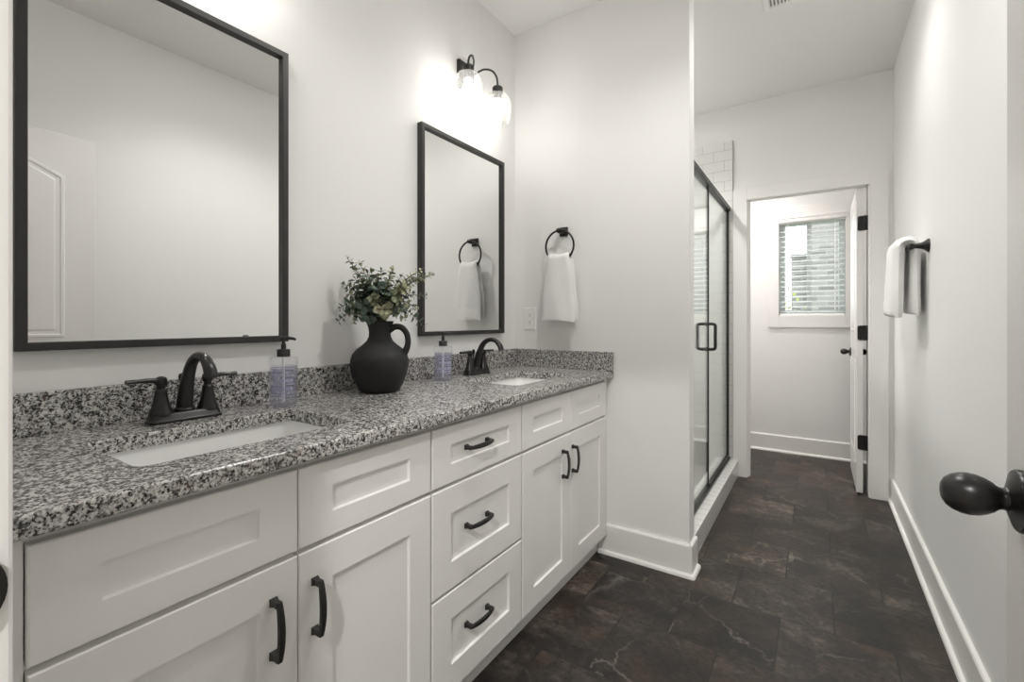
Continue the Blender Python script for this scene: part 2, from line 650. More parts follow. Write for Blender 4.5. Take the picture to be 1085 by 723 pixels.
# entry wall with the doorway the camera looks through
EX0, EX1, EZ = -0.575, 0.232, 2.055
bm = bmesh.new()
box(bm, XW, EX0, -0.05, YE, 0, ZC)
box(bm, EX1, XR, -0.05, YE, 0, ZC)
box(bm, EX0, EX1, -0.05, YE, EZ, ZC)
struct('wall_entry', bm, M['wall'], 'white entry wall around the near doorway', 'wall')
bm = bmesh.new()
box(bm, EX0, EX0 + 0.015, -0.055, YE + 0.001, 0, EZ)
box(bm, EX1 - 0.015, EX1, -0.055, YE + 0.001, 0, EZ)
box(bm, EX0 + 0.015, EX1 - 0.015, -0.055, YE + 0.001, EZ - 0.015, EZ)
box(bm, EX0 - 0.075, EX0 + 0.012, YE + 0.001, YE + 0.0185, 0, EZ + 0.08, bev=0.003)
struct('trim_1', bm, M['trim'], 'white jamb and casing of the near doorway', 'door trim')

# the room behind the near doorway
bm = bmesh.new()
BX0, BX1, BY0 = -2.4, 1.8, -3.4
box(bm, BX0 - 0.1, BX0, BY0 - 0.1, -0.05, 0, ZC)
box(bm, BX1, BX1 + 0.1, BY0 - 0.1, -0.05, 0, ZC)
box(bm, BX0, BX1, BY0 - 0.1, BY0, 0, ZC)
box(bm, BX0, XW - 0.12, -0.05, YE, 0, ZC)
box(bm, XR + 0.12, BX1, -0.05, YE, 0, ZC)
struct('wall_bedroom', bm, M['wall'], 'white walls of the room behind the near doorway', 'wall')
struct('ceiling_bedroom', BOX(BX0 - 0.1, BX1 + 0.1, BY0 - 0.1, -0.05, ZC, ZT), M['ceil'], 'white ceiling of the room behind the near doorway', 'ceiling')
struct('floor_bedroom', BOX(BX0 - 0.1, BX1 + 0.1, BY0 - 0.1, -0.12, -0.08, 0.0), M['carpet'], 'beige carpet of the room behind the near doorway', 'floor')

# wall with the far doorway
DX0, DX1, DZ = -0.440, 0.286, 2.030
bm = bmesh.new()
box(bm, XW, DX0, YB, YB2, 0, ZC)
box(bm, DX1, XR, YB, YB2, 0, ZC)
box(bm, DX0, DX1, YB, YB2, DZ + 0.015, ZC)
struct('wall_back', bm, M['wall'], 'white wall around the far doorway', 'wall')
bm = bmesh.new()
box(bm, DX0, DX0 + 0.016, YB - 0.002, YB2, 0, DZ + 0.015)
box(bm, DX1 - 0.016, DX1, YB - 0.002, YB2, 0, DZ + 0.015)
box(bm, DX0 + 0.016, DX1 - 0.016, YB - 0.002, YB2, DZ, DZ + 0.015)
# door stop
box(bm, DX0 + 0.016, DX0 + 0.026, YB + 0.03, YB + 0.062, 0, DZ)
box(bm, DX0 + 0.026, DX1 - 0.026, YB + 0.03, YB + 0.062, DZ - 0.010, DZ)
struct('trim_2', bm, M['trim'], 'white jamb lining of the far doorway', 'door trim')
bm = bmesh.new()
CT = 0.018
box(bm, -0.522, -0.430, YB - CT, YB, 0, 2.112, bev=0.002)
box(bm, 0.277, 0.373, YB - CT, YB, 0, 2.112, bev=0.002)
box(bm, -0.430, 0.277, YB - CT, YB, 2.021, 2.112, bev=0.002)
struct('trim_3', bm, M['trim'], 'flat white casing around the far doorway', 'door trim')

# far wall with the window
WX0, WX1, WZ0, WZ1 = -0.287, 0.190, 1.185, 2.022
bm = bmesh.new()
box(bm, XW, WX0, YF, YF + 0.14, 0, ZC)
box(bm, WX1, XR, YF, YF + 0.14, 0, ZC)
box(bm, WX0, WX1, YF, YF + 0.14, 0, WZ0)
box(bm, WX0, WX1, YF, YF + 0.14, WZ1, ZC)
struct('wall_far', bm, M['wall'], 'pale wall of the far room around its window', 'wall')
bm = bmesh.new()
T = 0.016
box(bm, WX0 - 0.082, WX0 + 0.003, YF - T, YF, WZ0 - 0.10, WZ1 + 0.10, bev=0.002)
box(bm, WX1 - 0.003, WX1 + 0.082, YF - T, YF, WZ0 - 0.10, WZ1 + 0.10, bev=0.002)
box(bm, WX0 + 0.003, WX1 - 0.003, YF - T, YF, WZ1 - 0.003, WZ1 + 0.10, bev=0.002)
box(bm, WX0 + 0.003, WX1 - 0.003, YF - T, YF, WZ0 - 0.10, WZ0 + 0.003, bev=0.002)
struct('trim_4', bm, M['trim'], 'flat white casing framing the far window', 'window trim')

wn = thing('window_1', 'white vinyl sliding window behind the blind in the far wall', 'window', ((WX0 + WX1) / 2, YF + 0.1, WZ0), kind='structure')
bm = bmesh.new()
y0, y1 = YF + 0.075, YF + 0.135
for a, b_ in ((WX0, WX0 + 0.045), (WX1 - 0.045, WX1)): box(bm, a, b_, y0, y1, WZ0, WZ1, bev=0.003)
box(bm, WX0 + 0.045, WX1 - 0.045, y0, y1, WZ1 - 0.04, WZ1, bev=0.003)
box(bm, WX0 + 0.045, WX1 - 0.045, y0, y1, WZ0, WZ0 + 0.05, bev=0.003)
box(bm, -0.082, -0.046, y0 - 0.005, y1, WZ0 + 0.05, WZ1 - 0.04, bev=0.003)
obj('window_frame', bm, M['vinyl'], wn)
obj('pane', BOX(WX0 + 0.045, -0.082, YF + 0.10, YF + 0.104, WZ0 + 0.05, WZ1 - 0.04), M['pane'], wn)
obj('pane', BOX(-0.046, WX1 - 0.045, YF + 0.115, YF + 0.119, WZ0 + 0.05, WZ1 - 0.04), M['pane'], wn)

# baseboards with a rounded shoe moulding
BB = [(0, 0), (0.029, 0), (0.0285, 0.006), (0.026, 0.012), (0.021, 0.016), (0.0145, 0.018), (0.0145, 0.136), (0.011, 0.142), (0.006, 0.143), (0, 0.143)]


def baseboard(name, segs, label):
    bm = bmesh.new()
    for p0, p1, out in segs: prism(bm, BB, p0, p1, out)
    struct(name, bm, M['trim'], label, 'baseboard')


baseboard('baseboard_right', [((XR, YE, 0), (XR, YB, 0), (-1, 0, 0))], 'tall white baseboard with shoe moulding along the right wall')
e = 0.0287
baseboard('baseboard_shower', [((-0.905, YS, 0), (XS + 0.0144, YS, 0), (0, -1, 0)), ((XS, YS - 0.0144, 0), (XS, YS2 + 0.01, 0), (1, 0, 0))],
          'white baseboard wrapping the end of the short shower wall')
# the mitred corner of the shoe
bm = bmesh.new()
prof = BB[1:6]
c0 = Vector((XS + 0.0144, YS - 0.0144, 0))
prev = None
rings = []
for k in range(7):
    a = -PI / 2 * (1 - k / 6)
    rings.append([bm.verts.new(c0 + Vector((math.cos(a), math.sin(a), 0)) * max(u - 0.0144, 0) + Vector((0, 0, v))) for u, v in prof])
cb = bm.verts.new(c0)
for r0, r1 in zip(rings[:-1], rings[1:]):
    for i in range(len(prof) - 1):
        try: bm.faces.new((r0[i], r1[i], r1[i + 1], r0[i + 1]))
        except ValueError: pass
    bm.faces.new((cb, r0[0], r1[0]))
struct('trim_5', bm, M['trim'], 'white rounded shoe moulding at the short wall corner', 'baseboard')
baseboard('baseboard_far', [((XW, YF, 0), (XR, YF, 0), (0, -1, 0)), ((XR, YB2, 0), (XR, YF, 0), (-1, 0, 0))], 'white baseboard below the window of the far room')

# shower: tiled walls, pan and curb
TB = YB - 0.010
struct('trim_6', BOX(XW + 0.01, -0.526, TB, YB - 0.0005, 0.0, 2.472, bev=0.001), M['wtile'], 'white subway tile on the far shower wall', 'wall tile')
struct('trim_7', BOX(XW + 0.0005, XW + 0.010, YS2 + 0.0005, TB, 0.0, 2.472), M['stile'], 'white subway tile on the long shower wall', 'wall tile')
struct('trim_8', BOX(XW + 0.01, -0.60, YS2 + 0.0005, YS2 + 0.010, 0.0, 2.472), M['wtile'], 'white subway tile on the near shower wall', 'wall tile')
struct('trim_9', BOX(-0.527, -0.5235, TB - 0.002, YB - 0.0005, 2.10, 2.474), M['chrome'], 'thin metal edge strip of the shower wall tile', 'tile edge')
bm = bmesh.new()
box(bm, XW + 0.01, -0.640, YS2 + 0.01, TB, 0.0, 0.03)
lathe(bm, [(0.045, 0.030), (0.045, 0.032), (0.03, 0.032), (0, 0.031)], (-1.0, 3.0, 0.0), n=24, cap=False)
struct('trim_10', bm, M['pan'], 'pale shower pan behind the glass', 'shower floor')
bm = bmesh.new()
CX0, CX1 = -0.640, -0.488
box(bm, CX0, CX1, YS2 + 0.011, TB - 0.0005, 0, 0.118, bev=0.003)
o = struct('trim_11', bm, [M['cface'], M['ctop']], 'white tiled curb along the bottom of the shower glass', 'shower curb')
for p in o.data.polygons:
    if p.normal.z > 0.5: p.material_index = 1

# ------------------------------------------------------------------ doors
def door_slab(bm, x0, x1, y0, y1, z0, z1):
    """A two-panel door with an arched top panel; the leaf stands along Y, its faces look along X."""
    box(bm, x0, x1, y0, y1, z0, z1, bev=0.0015)
    wd = y1 - y0
    st = 0.112
    ya, yb = y0 + st, y1 - st

    def ring(side, pts):
        xf = x1 if side > 0 else x0
        n = len(pts)
        cy = sum(p[0] for p in pts) / n
        cz = sum(p[1] for p in pts) / n
        loops = []
        for k, (ins, h) in enumerate(((0.0, -0.0005), (0.004, 0.0045), (0.014, 0.005), (0.019, 0.0012), (0.032, 0.0012), (0.040, 0.004))):
            lp = []
            for i in range(n):
                p = Vector(pts[i]); a = Vector(pts[i - 1]); c = Vector(pts[(i + 1) % n])
                d1 = (p - a).normalized(); d2 = (c - p).normalized()
                n1 = Vector((-d1.y, d1.x)); n2 = Vector((-d2.y, d2.x))
                nn = (n1 + n2).normalized()
                q = p + nn * (ins / max(nn.dot(n1), 0.35))
                lp.append(bm.verts.new((xf + side * h, q.x, q.y)))
            loops.append(lp)
        for l0, l1 in zip(loops[:-1], loops[1:]):
            for i in range(n):
                bm.faces.new((l0[i], l0[(i + 1) % n], l1[(i + 1) % n], l1[i]))
        bm.faces.new(loops[-1])
    zt = z1 - 0.20
    top = [(ya, z0 + 1.05), (yb, z0 + 1.05), (yb, zt)]
    for k in range(1, 12):
        t = k / 12
        top.append((yb + (ya - yb) * t, zt + 0.085 * math.sin(PI * t) ** 1.0))
    top.append((ya, zt))
    low = [(ya, z0 + 0.22), (yb, z0 + 0.22), (yb, z0 + 0.86), (ya, z0 + 0.86)]
    for s in (-1, 1):
        ring(s, top)
        ring(s, low)


def knob(parent, xf, y, z, side, name='knob'):
    """Round rose and egg-shaped knob standing off the face at xf (side -1 looks to -X)."""
    ax = '-x' if side < 0 else 'x'
    bm = bmesh.new()
    lathe(bm, [(0.0325, 0.0), (0.0325, 0.005), (0.031, 0.0075), (0.022, 0.010), (0.019, 0.0115), (0.0125, 0.0135), (0.0115, 0.016), (0.0115, 0.0185),
               (0.0128, 0.021), (0.0160, 0.0245), (0.0192, 0.030), (0.0216, 0.0365), (0.0225, 0.0435), (0.0216, 0.0505), (0.0190, 0.057), (0.0148, 0.0622), (0.0088, 0.0655), (0, 0.067)],
          (xf, y, z), axis=ax, n=36)
    return obj(name, bm, M['bronze'], parent, smooth=40)


DH = 2.022
d1 = thing('door_1', 'white arched panel entry door standing open at the right edge', 'door', (0.198, 0.06, 0.01), kind='structure')
bm = bmesh.new()
door_slab(bm, 0.181, 0.216, 0.075, 0.757, 0.012, DH)
obj('door_leaf', bm, M['door'], d1)
knob(d1, 0.181, 0.700, 0.9500, -1)
knob(d1, 0.216, 0.700, 0.9500, 1)
obj('latch', BOX(0.188, 0.209, 0.7565, 0.759, 0.92, 0.98), M['bronze'], d1)

d2 = thing('door_2', 'white inner door of the far room swung open showing its hinge edge', 'door', (0.24, 3.84, 0.01), kind='structure')
bm = bmesh.new()
door_slab(bm, 0.210, 0.245, 3.775, 4.440, 0.014, 2.012)
obj('door_leaf', bm, M['door'], d2)
knob(d2, 0.210, 4.375, 0.905, -1)
knob(d2, 0.245, 4.375, 0.905, 1)
for z in (1.779, 1.062, 0.345):
    bm = bmesh.new()
    hr = 0.012
    hp = [(0.2505, z - 0.048), (0.2505, z + 0.048)]
    for cx, cz, a0 in ((0.216 + hr, z + 0.048 - hr, PI / 2), (0.216 + hr, z - 0.048 + hr, PI)):
        hp += [(cx + hr * math.cos(a0 + PI / 2 * q / 5), cz + hr * math.sin(a0 + PI / 2 * q / 5)) for q in range(6)]
    ha = [bm.verts.new((px, 3.7705, pz)) for px, pz in hp]
    hb = [bm.verts.new((px, 3.7748, pz)) for px, pz in hp]
    for q in range(len(hp)): bm.faces.new((ha[q], ha[(q + 1) % len(hp)], hb[(q + 1) % len(hp)], hb[q]))
    bm.faces.new(ha); bm.faces.new(hb[::-1])
    lathe(bm, [(0.0055, -0.049), (0.0055, 0.049)], (0.2535, 3.768, z), n=12)
    box(bm, 0.2500, 0.2702, 3.7665, 3.7695, z - 0.048, z + 0.048)
    obj('hinge', bm, M['bronze'], d2)

# strike plate on the near jamb
bm = bmesh.new()
xj = EX0 + 0.015
pl = [(0.035, 0.034)] + [(0.058 + 0.0285 * math.cos(q), 0.034 * math.sin(q)) for q in [PI / 2 - PI * k / 18 for k in range(19)]] + [(0.035, -0.034)]
zc = 0.922
a = [bm.verts.new((xj + 0.0003, y, zc + z)) for y, z in pl]
b_ = [bm.verts.new((xj + 0.0022, y, zc + z)) for y, z in pl]
for k in range(len(pl)):
    bm.faces.new((a[k], a[(k + 1) % len(pl)], b_[(k + 1) % len(pl)], b_[k]))
bm.faces.new(a[::-1]); bm.faces.new(b_)
tag(obj('strike_plate', bm, M['bronze'], origin=(xj, 0.06, zc)), 'dark rounded strike plate on the near door jamb at the left edge', 'strike plate')

# ------------------------------------------------------------------ vanity
XF = -0.856            # face of doors and drawers
XC = -0.831            # counter front
XB = XF - 0.020        # carcass face
ZD0, ZD1, ZF0, ZF1 = 0.100, 0.676, 0.686, 0.846


def shaker(y0, y1, z0, z1, my=0.075, mz=0.075):
    """Five-piece shaker front facing +X with a recessed flat panel."""
    bm = bmesh.new()
    x0, xf, xr = XB + 0.0005, XF, XF - 0.008
    e = 0.0022
    O = [(y0, z0), (y1, z0), (y1, z1), (y0, z1)]
    O1 = [(y0 + e, z0 + e), (y1 - e, z0 + e), (y1 - e, z1 - e), (y0 + e, z1 - e)]
    I = [(y0 + my, z0 + mz), (y1 - my, z0 + mz), (y1 - my, z1 - mz), (y0 + my, z1 - mz)]
    s = 0.0016
    I1 = [(y0 + my + s, z0 + mz + s), (y1 - my - s, z0 + mz + s), (y1 - my - s, z1 - mz - s), (y0 + my + s, z1 - mz - s)]
    loops = []
    for pts, x in ((O, x0), (O, xf - e), (O1, xf), (I, xf), (I1, xr)):
        loops.append([bm.verts.new((x, y, z)) for y, z in pts])
    for l0, l1 in zip(loops[:-1], loops[1:]):
        for k in range(4):
            bm.faces.new((l0[k], l0[(k + 1) % 4], l1[(k + 1) % 4], l1[k]))
    bm.faces.new(loops[-1]); bm.faces.new(loops[0][::-1])
    return bm


def pull(parent, yc, zc, vertical):
    """Arched bar pull on two square feet."""
    bm = bmesh.new()
    ln = 0.056
    n = 14
    pts, rad = [], []
    for k in range(n + 1):
        s = -ln + 2 * ln * k / n
        out = 0.022 + 0.0085 * (1 - (s / ln) ** 2)
        pts.append((s, out))
        rad.append(0.0048 + 0.0022 * (1 - (s / ln) ** 2))

    def P(s, out, w=0.0):
        return Vector((XF + out, yc + w, zc + s)) if vertical else Vector((XF + out, yc + s, zc + w))
    side = (0, 1, 0) if vertical else (0, 0, 1)
    # rectangular section bar
    rings = []
    for (s, out), r in zip(pts, rad):
        rings.append([bm.verts.new(P(s, out + dz, dw)) for dw, dz in ((-r, -0.0032), (r, -0.0032), (r * 0.8, 0.0032), (-r * 0.8, 0.0032))])
    for r0, r1 in zip(rings[:-1], rings[1:]):
        for k in range(4): bm.faces.new((r0[k], r0[(k + 1) % 4], r1[(k + 1) % 4], r1[k]))
    bm.faces.new(rings[0][::-1]); bm.faces.new(rings[-1])
    for s in (-ln + 0.006, ln - 0.006):
        q = []
        for out, h in ((0.0003, 0.0078), (0.004, 0.0068), (0.010, 0.0052), (0.022, 0.0054)):
            q.append([bm.verts.new(P(s + a * h, out, b * h)) for a, b in ((-1, -1), (1, -1), (1, 1), (-1, 1))])
        for r0, r1 in zip(q[:-1], q[1:]):
            for k in range(4): bm.faces.new((r0[k], r0[(k + 1) % 4], r1[(k + 1) % 4], r1[k]))
        bm.faces.new(q[0][::-1]); bm.faces.new(q[-1])
    return obj('handle', bm, M['black'], parent)


def carcass(y0, y1, top_open, filler=None):
    """Cabinet box with a recessed toe kick; the top stays open under a sink."""
    bm = bmesh.new()
    xb = XW + 0.002
    t = 0.016
    z1 = 0.8635
    box(bm, xb, XB, y0, y0 + t, 0.095, z1)
    box(bm, xb, XB, y1 - t, y1, 0.095, z1)
    box(bm, xb, XB, y0 + t, y1 - t, 0.095, 0.095 + t)
    box(bm, xb, xb + 0.008, y0 + t, y1 - t, 0.095 + t, z1)
    # face frame
    box(bm, XB - 0.018, XB, y0 + t, y1 - t, 0.845, z1)
    box(bm, XB - 0.018, XB, y0 + t, y1 - t, 0.672, 0.690)
    box(bm, XB - 0.018, XB, (y0 + y1) / 2 - 0.02, (y0 + y1) / 2 + 0.02, 0.111, 0.672)
    # toe kick
    box(bm, -0.926, -0.911, y0, y1, 0.0, 0.095)
    box(bm, xb, -0.926, y0, y0 + t, 0.0, 0.095)
    box(bm, xb, -0.926, y1 - t, y1, 0.0, 0.095)
    if filler:
        box(bm, XB - 0.018, XF - 0.012, filler[0], filler[1], 0.095, z1)
    return bm


G = 0.0025
c1 = thing('sink_cabinet', 'white shaker sink cabinet nearest the camera under the left basin', 'cabinet', (-1.13, 0.52, 0), group='vanity cabinets')
obj('carcass', carcass(0.094, 0.9012, True, (0.094, 0.148)), M['cab'], c1)
for ya, yb in ((0.150, 0.5235), (0.5265, 0.8990)):
    obj('false_drawer_front', shaker(ya, yb, ZF0, ZF1, 0.075, 0.052), M['cab'], c1)
for ya, yb, yh in ((0.150, 0.5235, 0.474), (0.5265, 0.8990, 0.560)):
    d = obj('door', shaker(ya, yb, ZD0, ZD1), M['cab'], c1)
    pull(d, yh, 0.560, True)

c2 = thing('drawer_cabinet', 'white shaker cabinet with three drawers in the middle of the vanity', 'cabinet', (-1.13, 1.127, 0), group='vanity cabinets')
obj('carcass', carcass(0.9022, 1.3515, False), M['cab'], c2)
for za, zb, mz, zh in ((ZF0, ZF1, 0.052, 0.772), (0.388, ZD1, 0.075, 0.543), (ZD0, 0.380, 0.075, 0.255)):
    d = obj('drawer', shaker(0.9055, 1.3480, za, zb, 0.075, mz), M['cab'], c2)
    pull(d, 1.095, zh, False)

c3 = thing('sink_cabinet', 'white shaker sink cabinet farthest from the camera beside the short wall', 'cabinet', (-1.13, 1.73, 0), group='vanity cabinets')
obj('carcass', carcass(1.3525, YS - 0.002, True, (2.116, YS - 0.002)), M['cab'], c3)
for ya, yb in ((1.3555, 1.7305), (1.7335, 2.1140)):
    obj('false_drawer_front', shaker(ya, yb, ZF0, ZF1, 0.075, 0.052), M['cab'], c3)
for ya, yb, yh in ((1.3555, 1.7305, 1.655), (1.7335, 2.1140, 1.744)):
    d = obj('door', shaker(ya, yb, ZD0, ZD1), M['cab'], c3)
    pull(d, yh, 0.565, True)

# counter with two rectangular cut-outs
HX0, HX1 = -1.222, -0.948
HOLES = ((0.295, 0.725), (1.465, 1.895))
bm = bmesh.new()
xs = [XW + 0.001, HX0, HX1, XC]
ys = [YE + 0.022, HOLES[0][0], HOLES[0][1], HOLES[1][0], HOLES[1][1], YS - 0.001]
zb, zt = 0.864, TOP
V = {}
for i, x in enumerate(xs):
    for j, y in enumerate(ys):
        for k, z in enumerate((zb, zt)):
            V[i, j, k] = bm.verts.new((x, y, z))
hole = {(1, 1), (1, 3)}
cells = {(i, j) for i in range(3) for j in range(5)} - hole
for i, j in cells:
    bm.faces.new((V[i, j, 1], V[i + 1, j, 1], V[i + 1, j + 1, 1], V[i, j + 1, 1]))
    bm.faces.new((V[i, j, 0], V[i, j + 1, 0], V[i + 1, j + 1, 0], V[i + 1, j, 0]))
    for di, dj, e0, e1 in ((-1, 0, (i, j), (i, j + 1)), (1, 0, (i + 1, j), (i + 1, j + 1)), (0, -1, (i, j), (i + 1, j)), (0, 1, (i, j + 1), (i + 1, j + 1))):
        if (i + di, j + dj) not in cells:
            bm.faces.new((V[(*e0, 0)], V[(*e1, 0)], V[(*e1, 1)], V[(*e0, 1)]))
bmesh.ops.recalc_face_normals(bm, faces=bm.faces[:])
es = []
for j in (1, 2, 3, 4):
    for i in (1, 2):
        es.append(bm.edges.get((V[i, j, 0], V[i, j, 1])))
bmesh.ops.bevel(bm, geom=es, offset=0.022, segments=5, profile=0.5, affect='EDGES')
es = [e for e in bm.edges if len(e.link_faces) == 2 and e.calc_face_angle() > 1.0 and all(abs(v.co.z - zt) < 1e-5 for v in e.verts)]
es += [e for e in bm.edges if all(abs(v.co.x - XC) < 1e-5 and abs(v.co.z - zb) < 1e-5 for v in e.verts)]
bmesh.ops.bevel(bm, geom=list(set(es)), offset=0.004, segments=3, profile=0.5, affect='EDGES')
ct = obj('countertop', bm, M['granite'], origin=(-1.12, 1.12, zb))
tag(ct, 'speckled grey and black granite countertop along the white vanity', 'countertop')
obj('backsplash', BOX(XW + 0.001, XW + 0.021, YE + 0.022, YS - 0.001, TOP, 0.987, bev=0.002), M['granite'], ct)
obj('side_splash', BOX(XW + 0.021, XC, YS - 0.021, YS - 0.001, TOP, 0.987, bev=0.002), M['granite'], ct)

# undermount sinks
def rrect(x0, x1, y0, y1, r, z, n=6):
    out = []
    for cx, cy, a0 in ((x1 - r, y1 - r, 0), (x0 + r, y1 - r, PI / 2), (x0 + r, y0 + r, PI), (x1 - r, y0 + r, 1.5 * PI)):
        for k in range(n + 1):
            a = a0 + PI / 2 * k / n
            out.append((cx + r * math.cos(a), cy + r * math.sin(a), z))
    return out


def make_sink(y0, y1, label):
    yc = (y0 + y1) / 2
    t = thing('sink', label, 'sink', ((HX0 + HX1) / 2, yc, 0.72), group='undermount sinks')
    bm = bmesh.new()
    L = []
    g = 0.006
    for ins, z, r in ((-0.020, 0.8555, 0.03), (-0.020, 0.8635, 0.03), (-g, 0.8635, 0.028), (-g + 0.001, 0.855, 0.028), (0.006, 0.80, 0.035), (0.014, 0.765, 0.04), (0.030, 0.748, 0.045), (0.060, 0.742, 0.04), (0.11, 0.738, 0.02)):
        L.append([bm.verts.new(p) for p in rrect(HX0 + ins, HX1 - ins, y0 + ins, y1 - ins, r, z)])
    for l0, l1 in zip(L[:-1], L[1:]):
        n = len(l0)
        for k in range(n): bm.faces.new((l0[k], l0[(k + 1) % n], l1[(k + 1) % n], l1[k]))
    bm.faces.new(L[-1])
    obj('basin', bm, M['porcelain'], t, smooth=50)
    obj('drain', LATHE([(0.031, 0.0), (0.031, 0.003), (0.026, 0.004), (0.022, 0.002), (0.0, 0.003)], ((HX0 + HX1) / 2, yc, 0.7385), n=28), M['bronze'], t, smooth=40)
    return t


make_sink(*HOLES[0], 'white rectangular undermount sink nearest the camera below the large mirror')
make_sink(*HOLES[1], 'white rectangular undermount sink farther back near the short wall')

# faucets
def make_faucet(x, y, label):
    t = thing('faucet', label, 'faucet', (x, y, TOP), group='bathroom faucets')
    z = TOP + 0.0004
    bm = bmesh.new()
    L = []
    for ins, h in ((0.0, 0.0), (0.0, 0.005), (0.003, 0.008), (0.005, 0.018), (0.009, 0.022)):
        L.append([bm.verts.new(p) for p in rrect(x - 0.027 + ins, x + 0.027 - ins, y - 0.079 + ins, y + 0.079 - ins, 0.014, z + h, 4)])
    for l0, l1 in zip(L[:-1], L[1:]):
        n = len(l0)
        for k in range(n): bm.faces.new((l0[k], l0[(k + 1) % n], l1[(k + 1) % n], l1[k]))
    bm.faces.new(L[-1]); bm.faces.new(L[0][::-1])
    obj('base', bm, M['bronze'], t, smooth=35)
    # spout
    bm = bmesh.new()
    pts = [(x - 0.006, y, z + 0.016), (x + 0.001, y, z + 0.058), (x + 0.015, y, z + 0.102), (x + 0.038, y, z + 0.141), (x + 0.071, y, z + 0.160), (x + 0.104, y, z + 0.156), (x + 0.128, y, z + 0.136), (x + 0.138, y, z + 0.114)]
    rad = [0.0190, 0.0170, 0.0143, 0.0126, 0.0118, 0.0122, 0.0138, 0.0150]
    sweep(bm, spline(pts, 6), lerp_list(rad, 6), n=20, fixed_side=(0, 1, 0), flat=lerp_list([1, 1, 1, 0.95, 0.85, 0.8, 0.78, 0.75], 6))
    lathe(bm, [(0.023, 0.0), (0.023, 0.006), (0.0195, 0.010)], (x - 0.006, y, z + 0.020), n=24)
    obj('spout', bm, M['bronze'], t, smooth=40)
    # lever handles
    for s in (-1, 1):
        bm = bmesh.new()
        yy = y + s * 0.051
        prof = [(0.0245, 0.0), (0.0245, 0.004), (0.0232, 0.008), (0.0182, 0.022), (0.0145, 0.040), (0.0122, 0.054), (0.0128, 0.057), (0.0118, 0.060), (0.0088, 0.063), (0.0088, 0.070), (0.0125, 0.075), (0.0130, 0.084), (0.0110, 0.090), (0.004, 0.093), (0.0, 0.0935)]
        lathe(bm, prof, (x, yy, z + 0.018), n=24)
        pts = [(x, yy, z + 0.098), (x + 0.001, yy + s * 0.018, z + 0.103), (x + 0.002, yy + s * 0.040, z + 0.104), (x + 0.003, yy + s * 0.068, z + 0.104)]
        sweep(bm, spline(pts, 5), lerp_list([0.0085, 0.0082, 0.0086, 0.0088], 5), n=14, flat=lerp_list([0.9, 0.75, 0.6, 0.55], 5), fixed_side=(1, 0, 0))
        obj('handle', bm, M['bronze'], t, smooth=40)
    # lift rod
    bm = bmesh.new()
    lathe(bm, [(0.0028, 0.0), (0.0028, 0.072), (0.0062, 0.077), (0.0075, 0.084), (0.0062, 0.091), (0, 0.094)], (x - 0.020, y, z + 0.020), n=14)
    obj('lift_rod', bm, M['bronze'], t, smooth=40)
    return t


f1 = make_faucet(-1.316, 0.506, 'dark bronze two-handle faucet at the near sink under the large mirror')
f2 = copy_tree(f1)
f2.location = (-1.312, 1.682, TOP)
f2['label'] = 'dark bronze two-handle faucet at the far sink near the outlet'

# ------------------------------------------------------------------ soap bottles
def make_soap(x, y, label):
    t = thing('soap_dispenser', label, 'soap bottle', (x, y, TOP), group='soap dispensers')
    z = TOP + 0.0006
    R = 0.0385
    bm = bmesh.new()
    lathe(bm, [(0.0, 0.0), (R - 0.004, 0.0), (R, 0.004), (R, 0.018), (R - 0.0012, 0.021), (R - 0.0012, 0.118), (R, 0.121), (R, 0.135), (R - 0.002, 0.139), (R - 0.006, 0.141),
               (0.017, 0.1415), (0.0155, 0.143), (0.0155, 0.148)], (x, y, z), n=40, cap=False)
    obj('bottle', bm, M['bottle'], t, smooth=40)
    obj('soap', LATHE([(0.0, 0.0), (R - 0.006, 0.0), (R - 0.0032, 0.004), (R - 0.0032, 0.112), (0, 0.112)], (x, y, z + 0.003), n=36), M['soap'], t, smooth=40)
    # pump: collar, stem, nozzle
    bm = bmesh.new()
    lathe(bm, [(0.0175, 0.0), (0.0175, 0.019), (0.0165, 0.0205), (0.007, 0.021), (0.0065, 0.036), (0.0045, 0.0365), (0.0045, 0.044), (0.0085, 0.045), (0.0088, 0.056), (0.006, 0.058), (0, 0.0585)], (x, y, z + 0.142), n=28)
    p = [(x, y, z + 0.194), (x + 0.010, y + 0.008, z + 0.195), (x + 0.024, y + 0.017, z + 0.193), (x + 0.028, y + 0.020, z + 0.190)]
    sweep(bm, p, [0.0055, 0.005, 0.004, 0.0035], n=12)
    obj('pump', bm, M['pump'], t, smooth=40)
    obj('dip_tube', LATHE([(0.0038, 0.0), (0.0038, 0.125)], (x, y, z + 0.012), n=12), M['plastic'], t, smooth=40)
    # printed rows around the bottle, back and front
    rr = R - 0.0008
    rng = random.Random(4)
    rows = [(0.030, 0.002, 1), (0.037, 0.006, 0), (0.047, 0.010, 0), (0.063, 0.002, 1), (0.071, 0.009, 0), (0.088, 0.002, 1), (0.096, 0.005, 0), (0.106, 0.002, 1)]
    for a0, a1 in ((-1.0, 0.9), (PI - 1.0, PI + 1.0)):
        bm = bmesh.new()
        for h, hh, full in rows:
            a = a0 if full else a0 + rng.uniform(0.1, 0.35)
            end = a1 if full else a1 - rng.uniform(0.1, 0.35)
            while a < end:
                w = (end - a) if full else min(rng.uniform(0.15, 0.5), end - a)
                n = max(2, int(w / 0.1) + 1)
                for k in range(n):
                    b0, b1 = a + w * k / n, a + w * (k + 1) / n
                    q = [bm.verts.new((x + rr * math.cos(th - 0.6), y + rr * math.sin(th - 0.6), z + hz)) for th, hz in ((b0, h), (b1, h), (b1, h + hh), (b0, h + hh))]
                    bm.faces.new(q)
                a += w + rng.uniform(0.04, 0.12)
        obj('label_print', bm, M['print'], t)
    return t


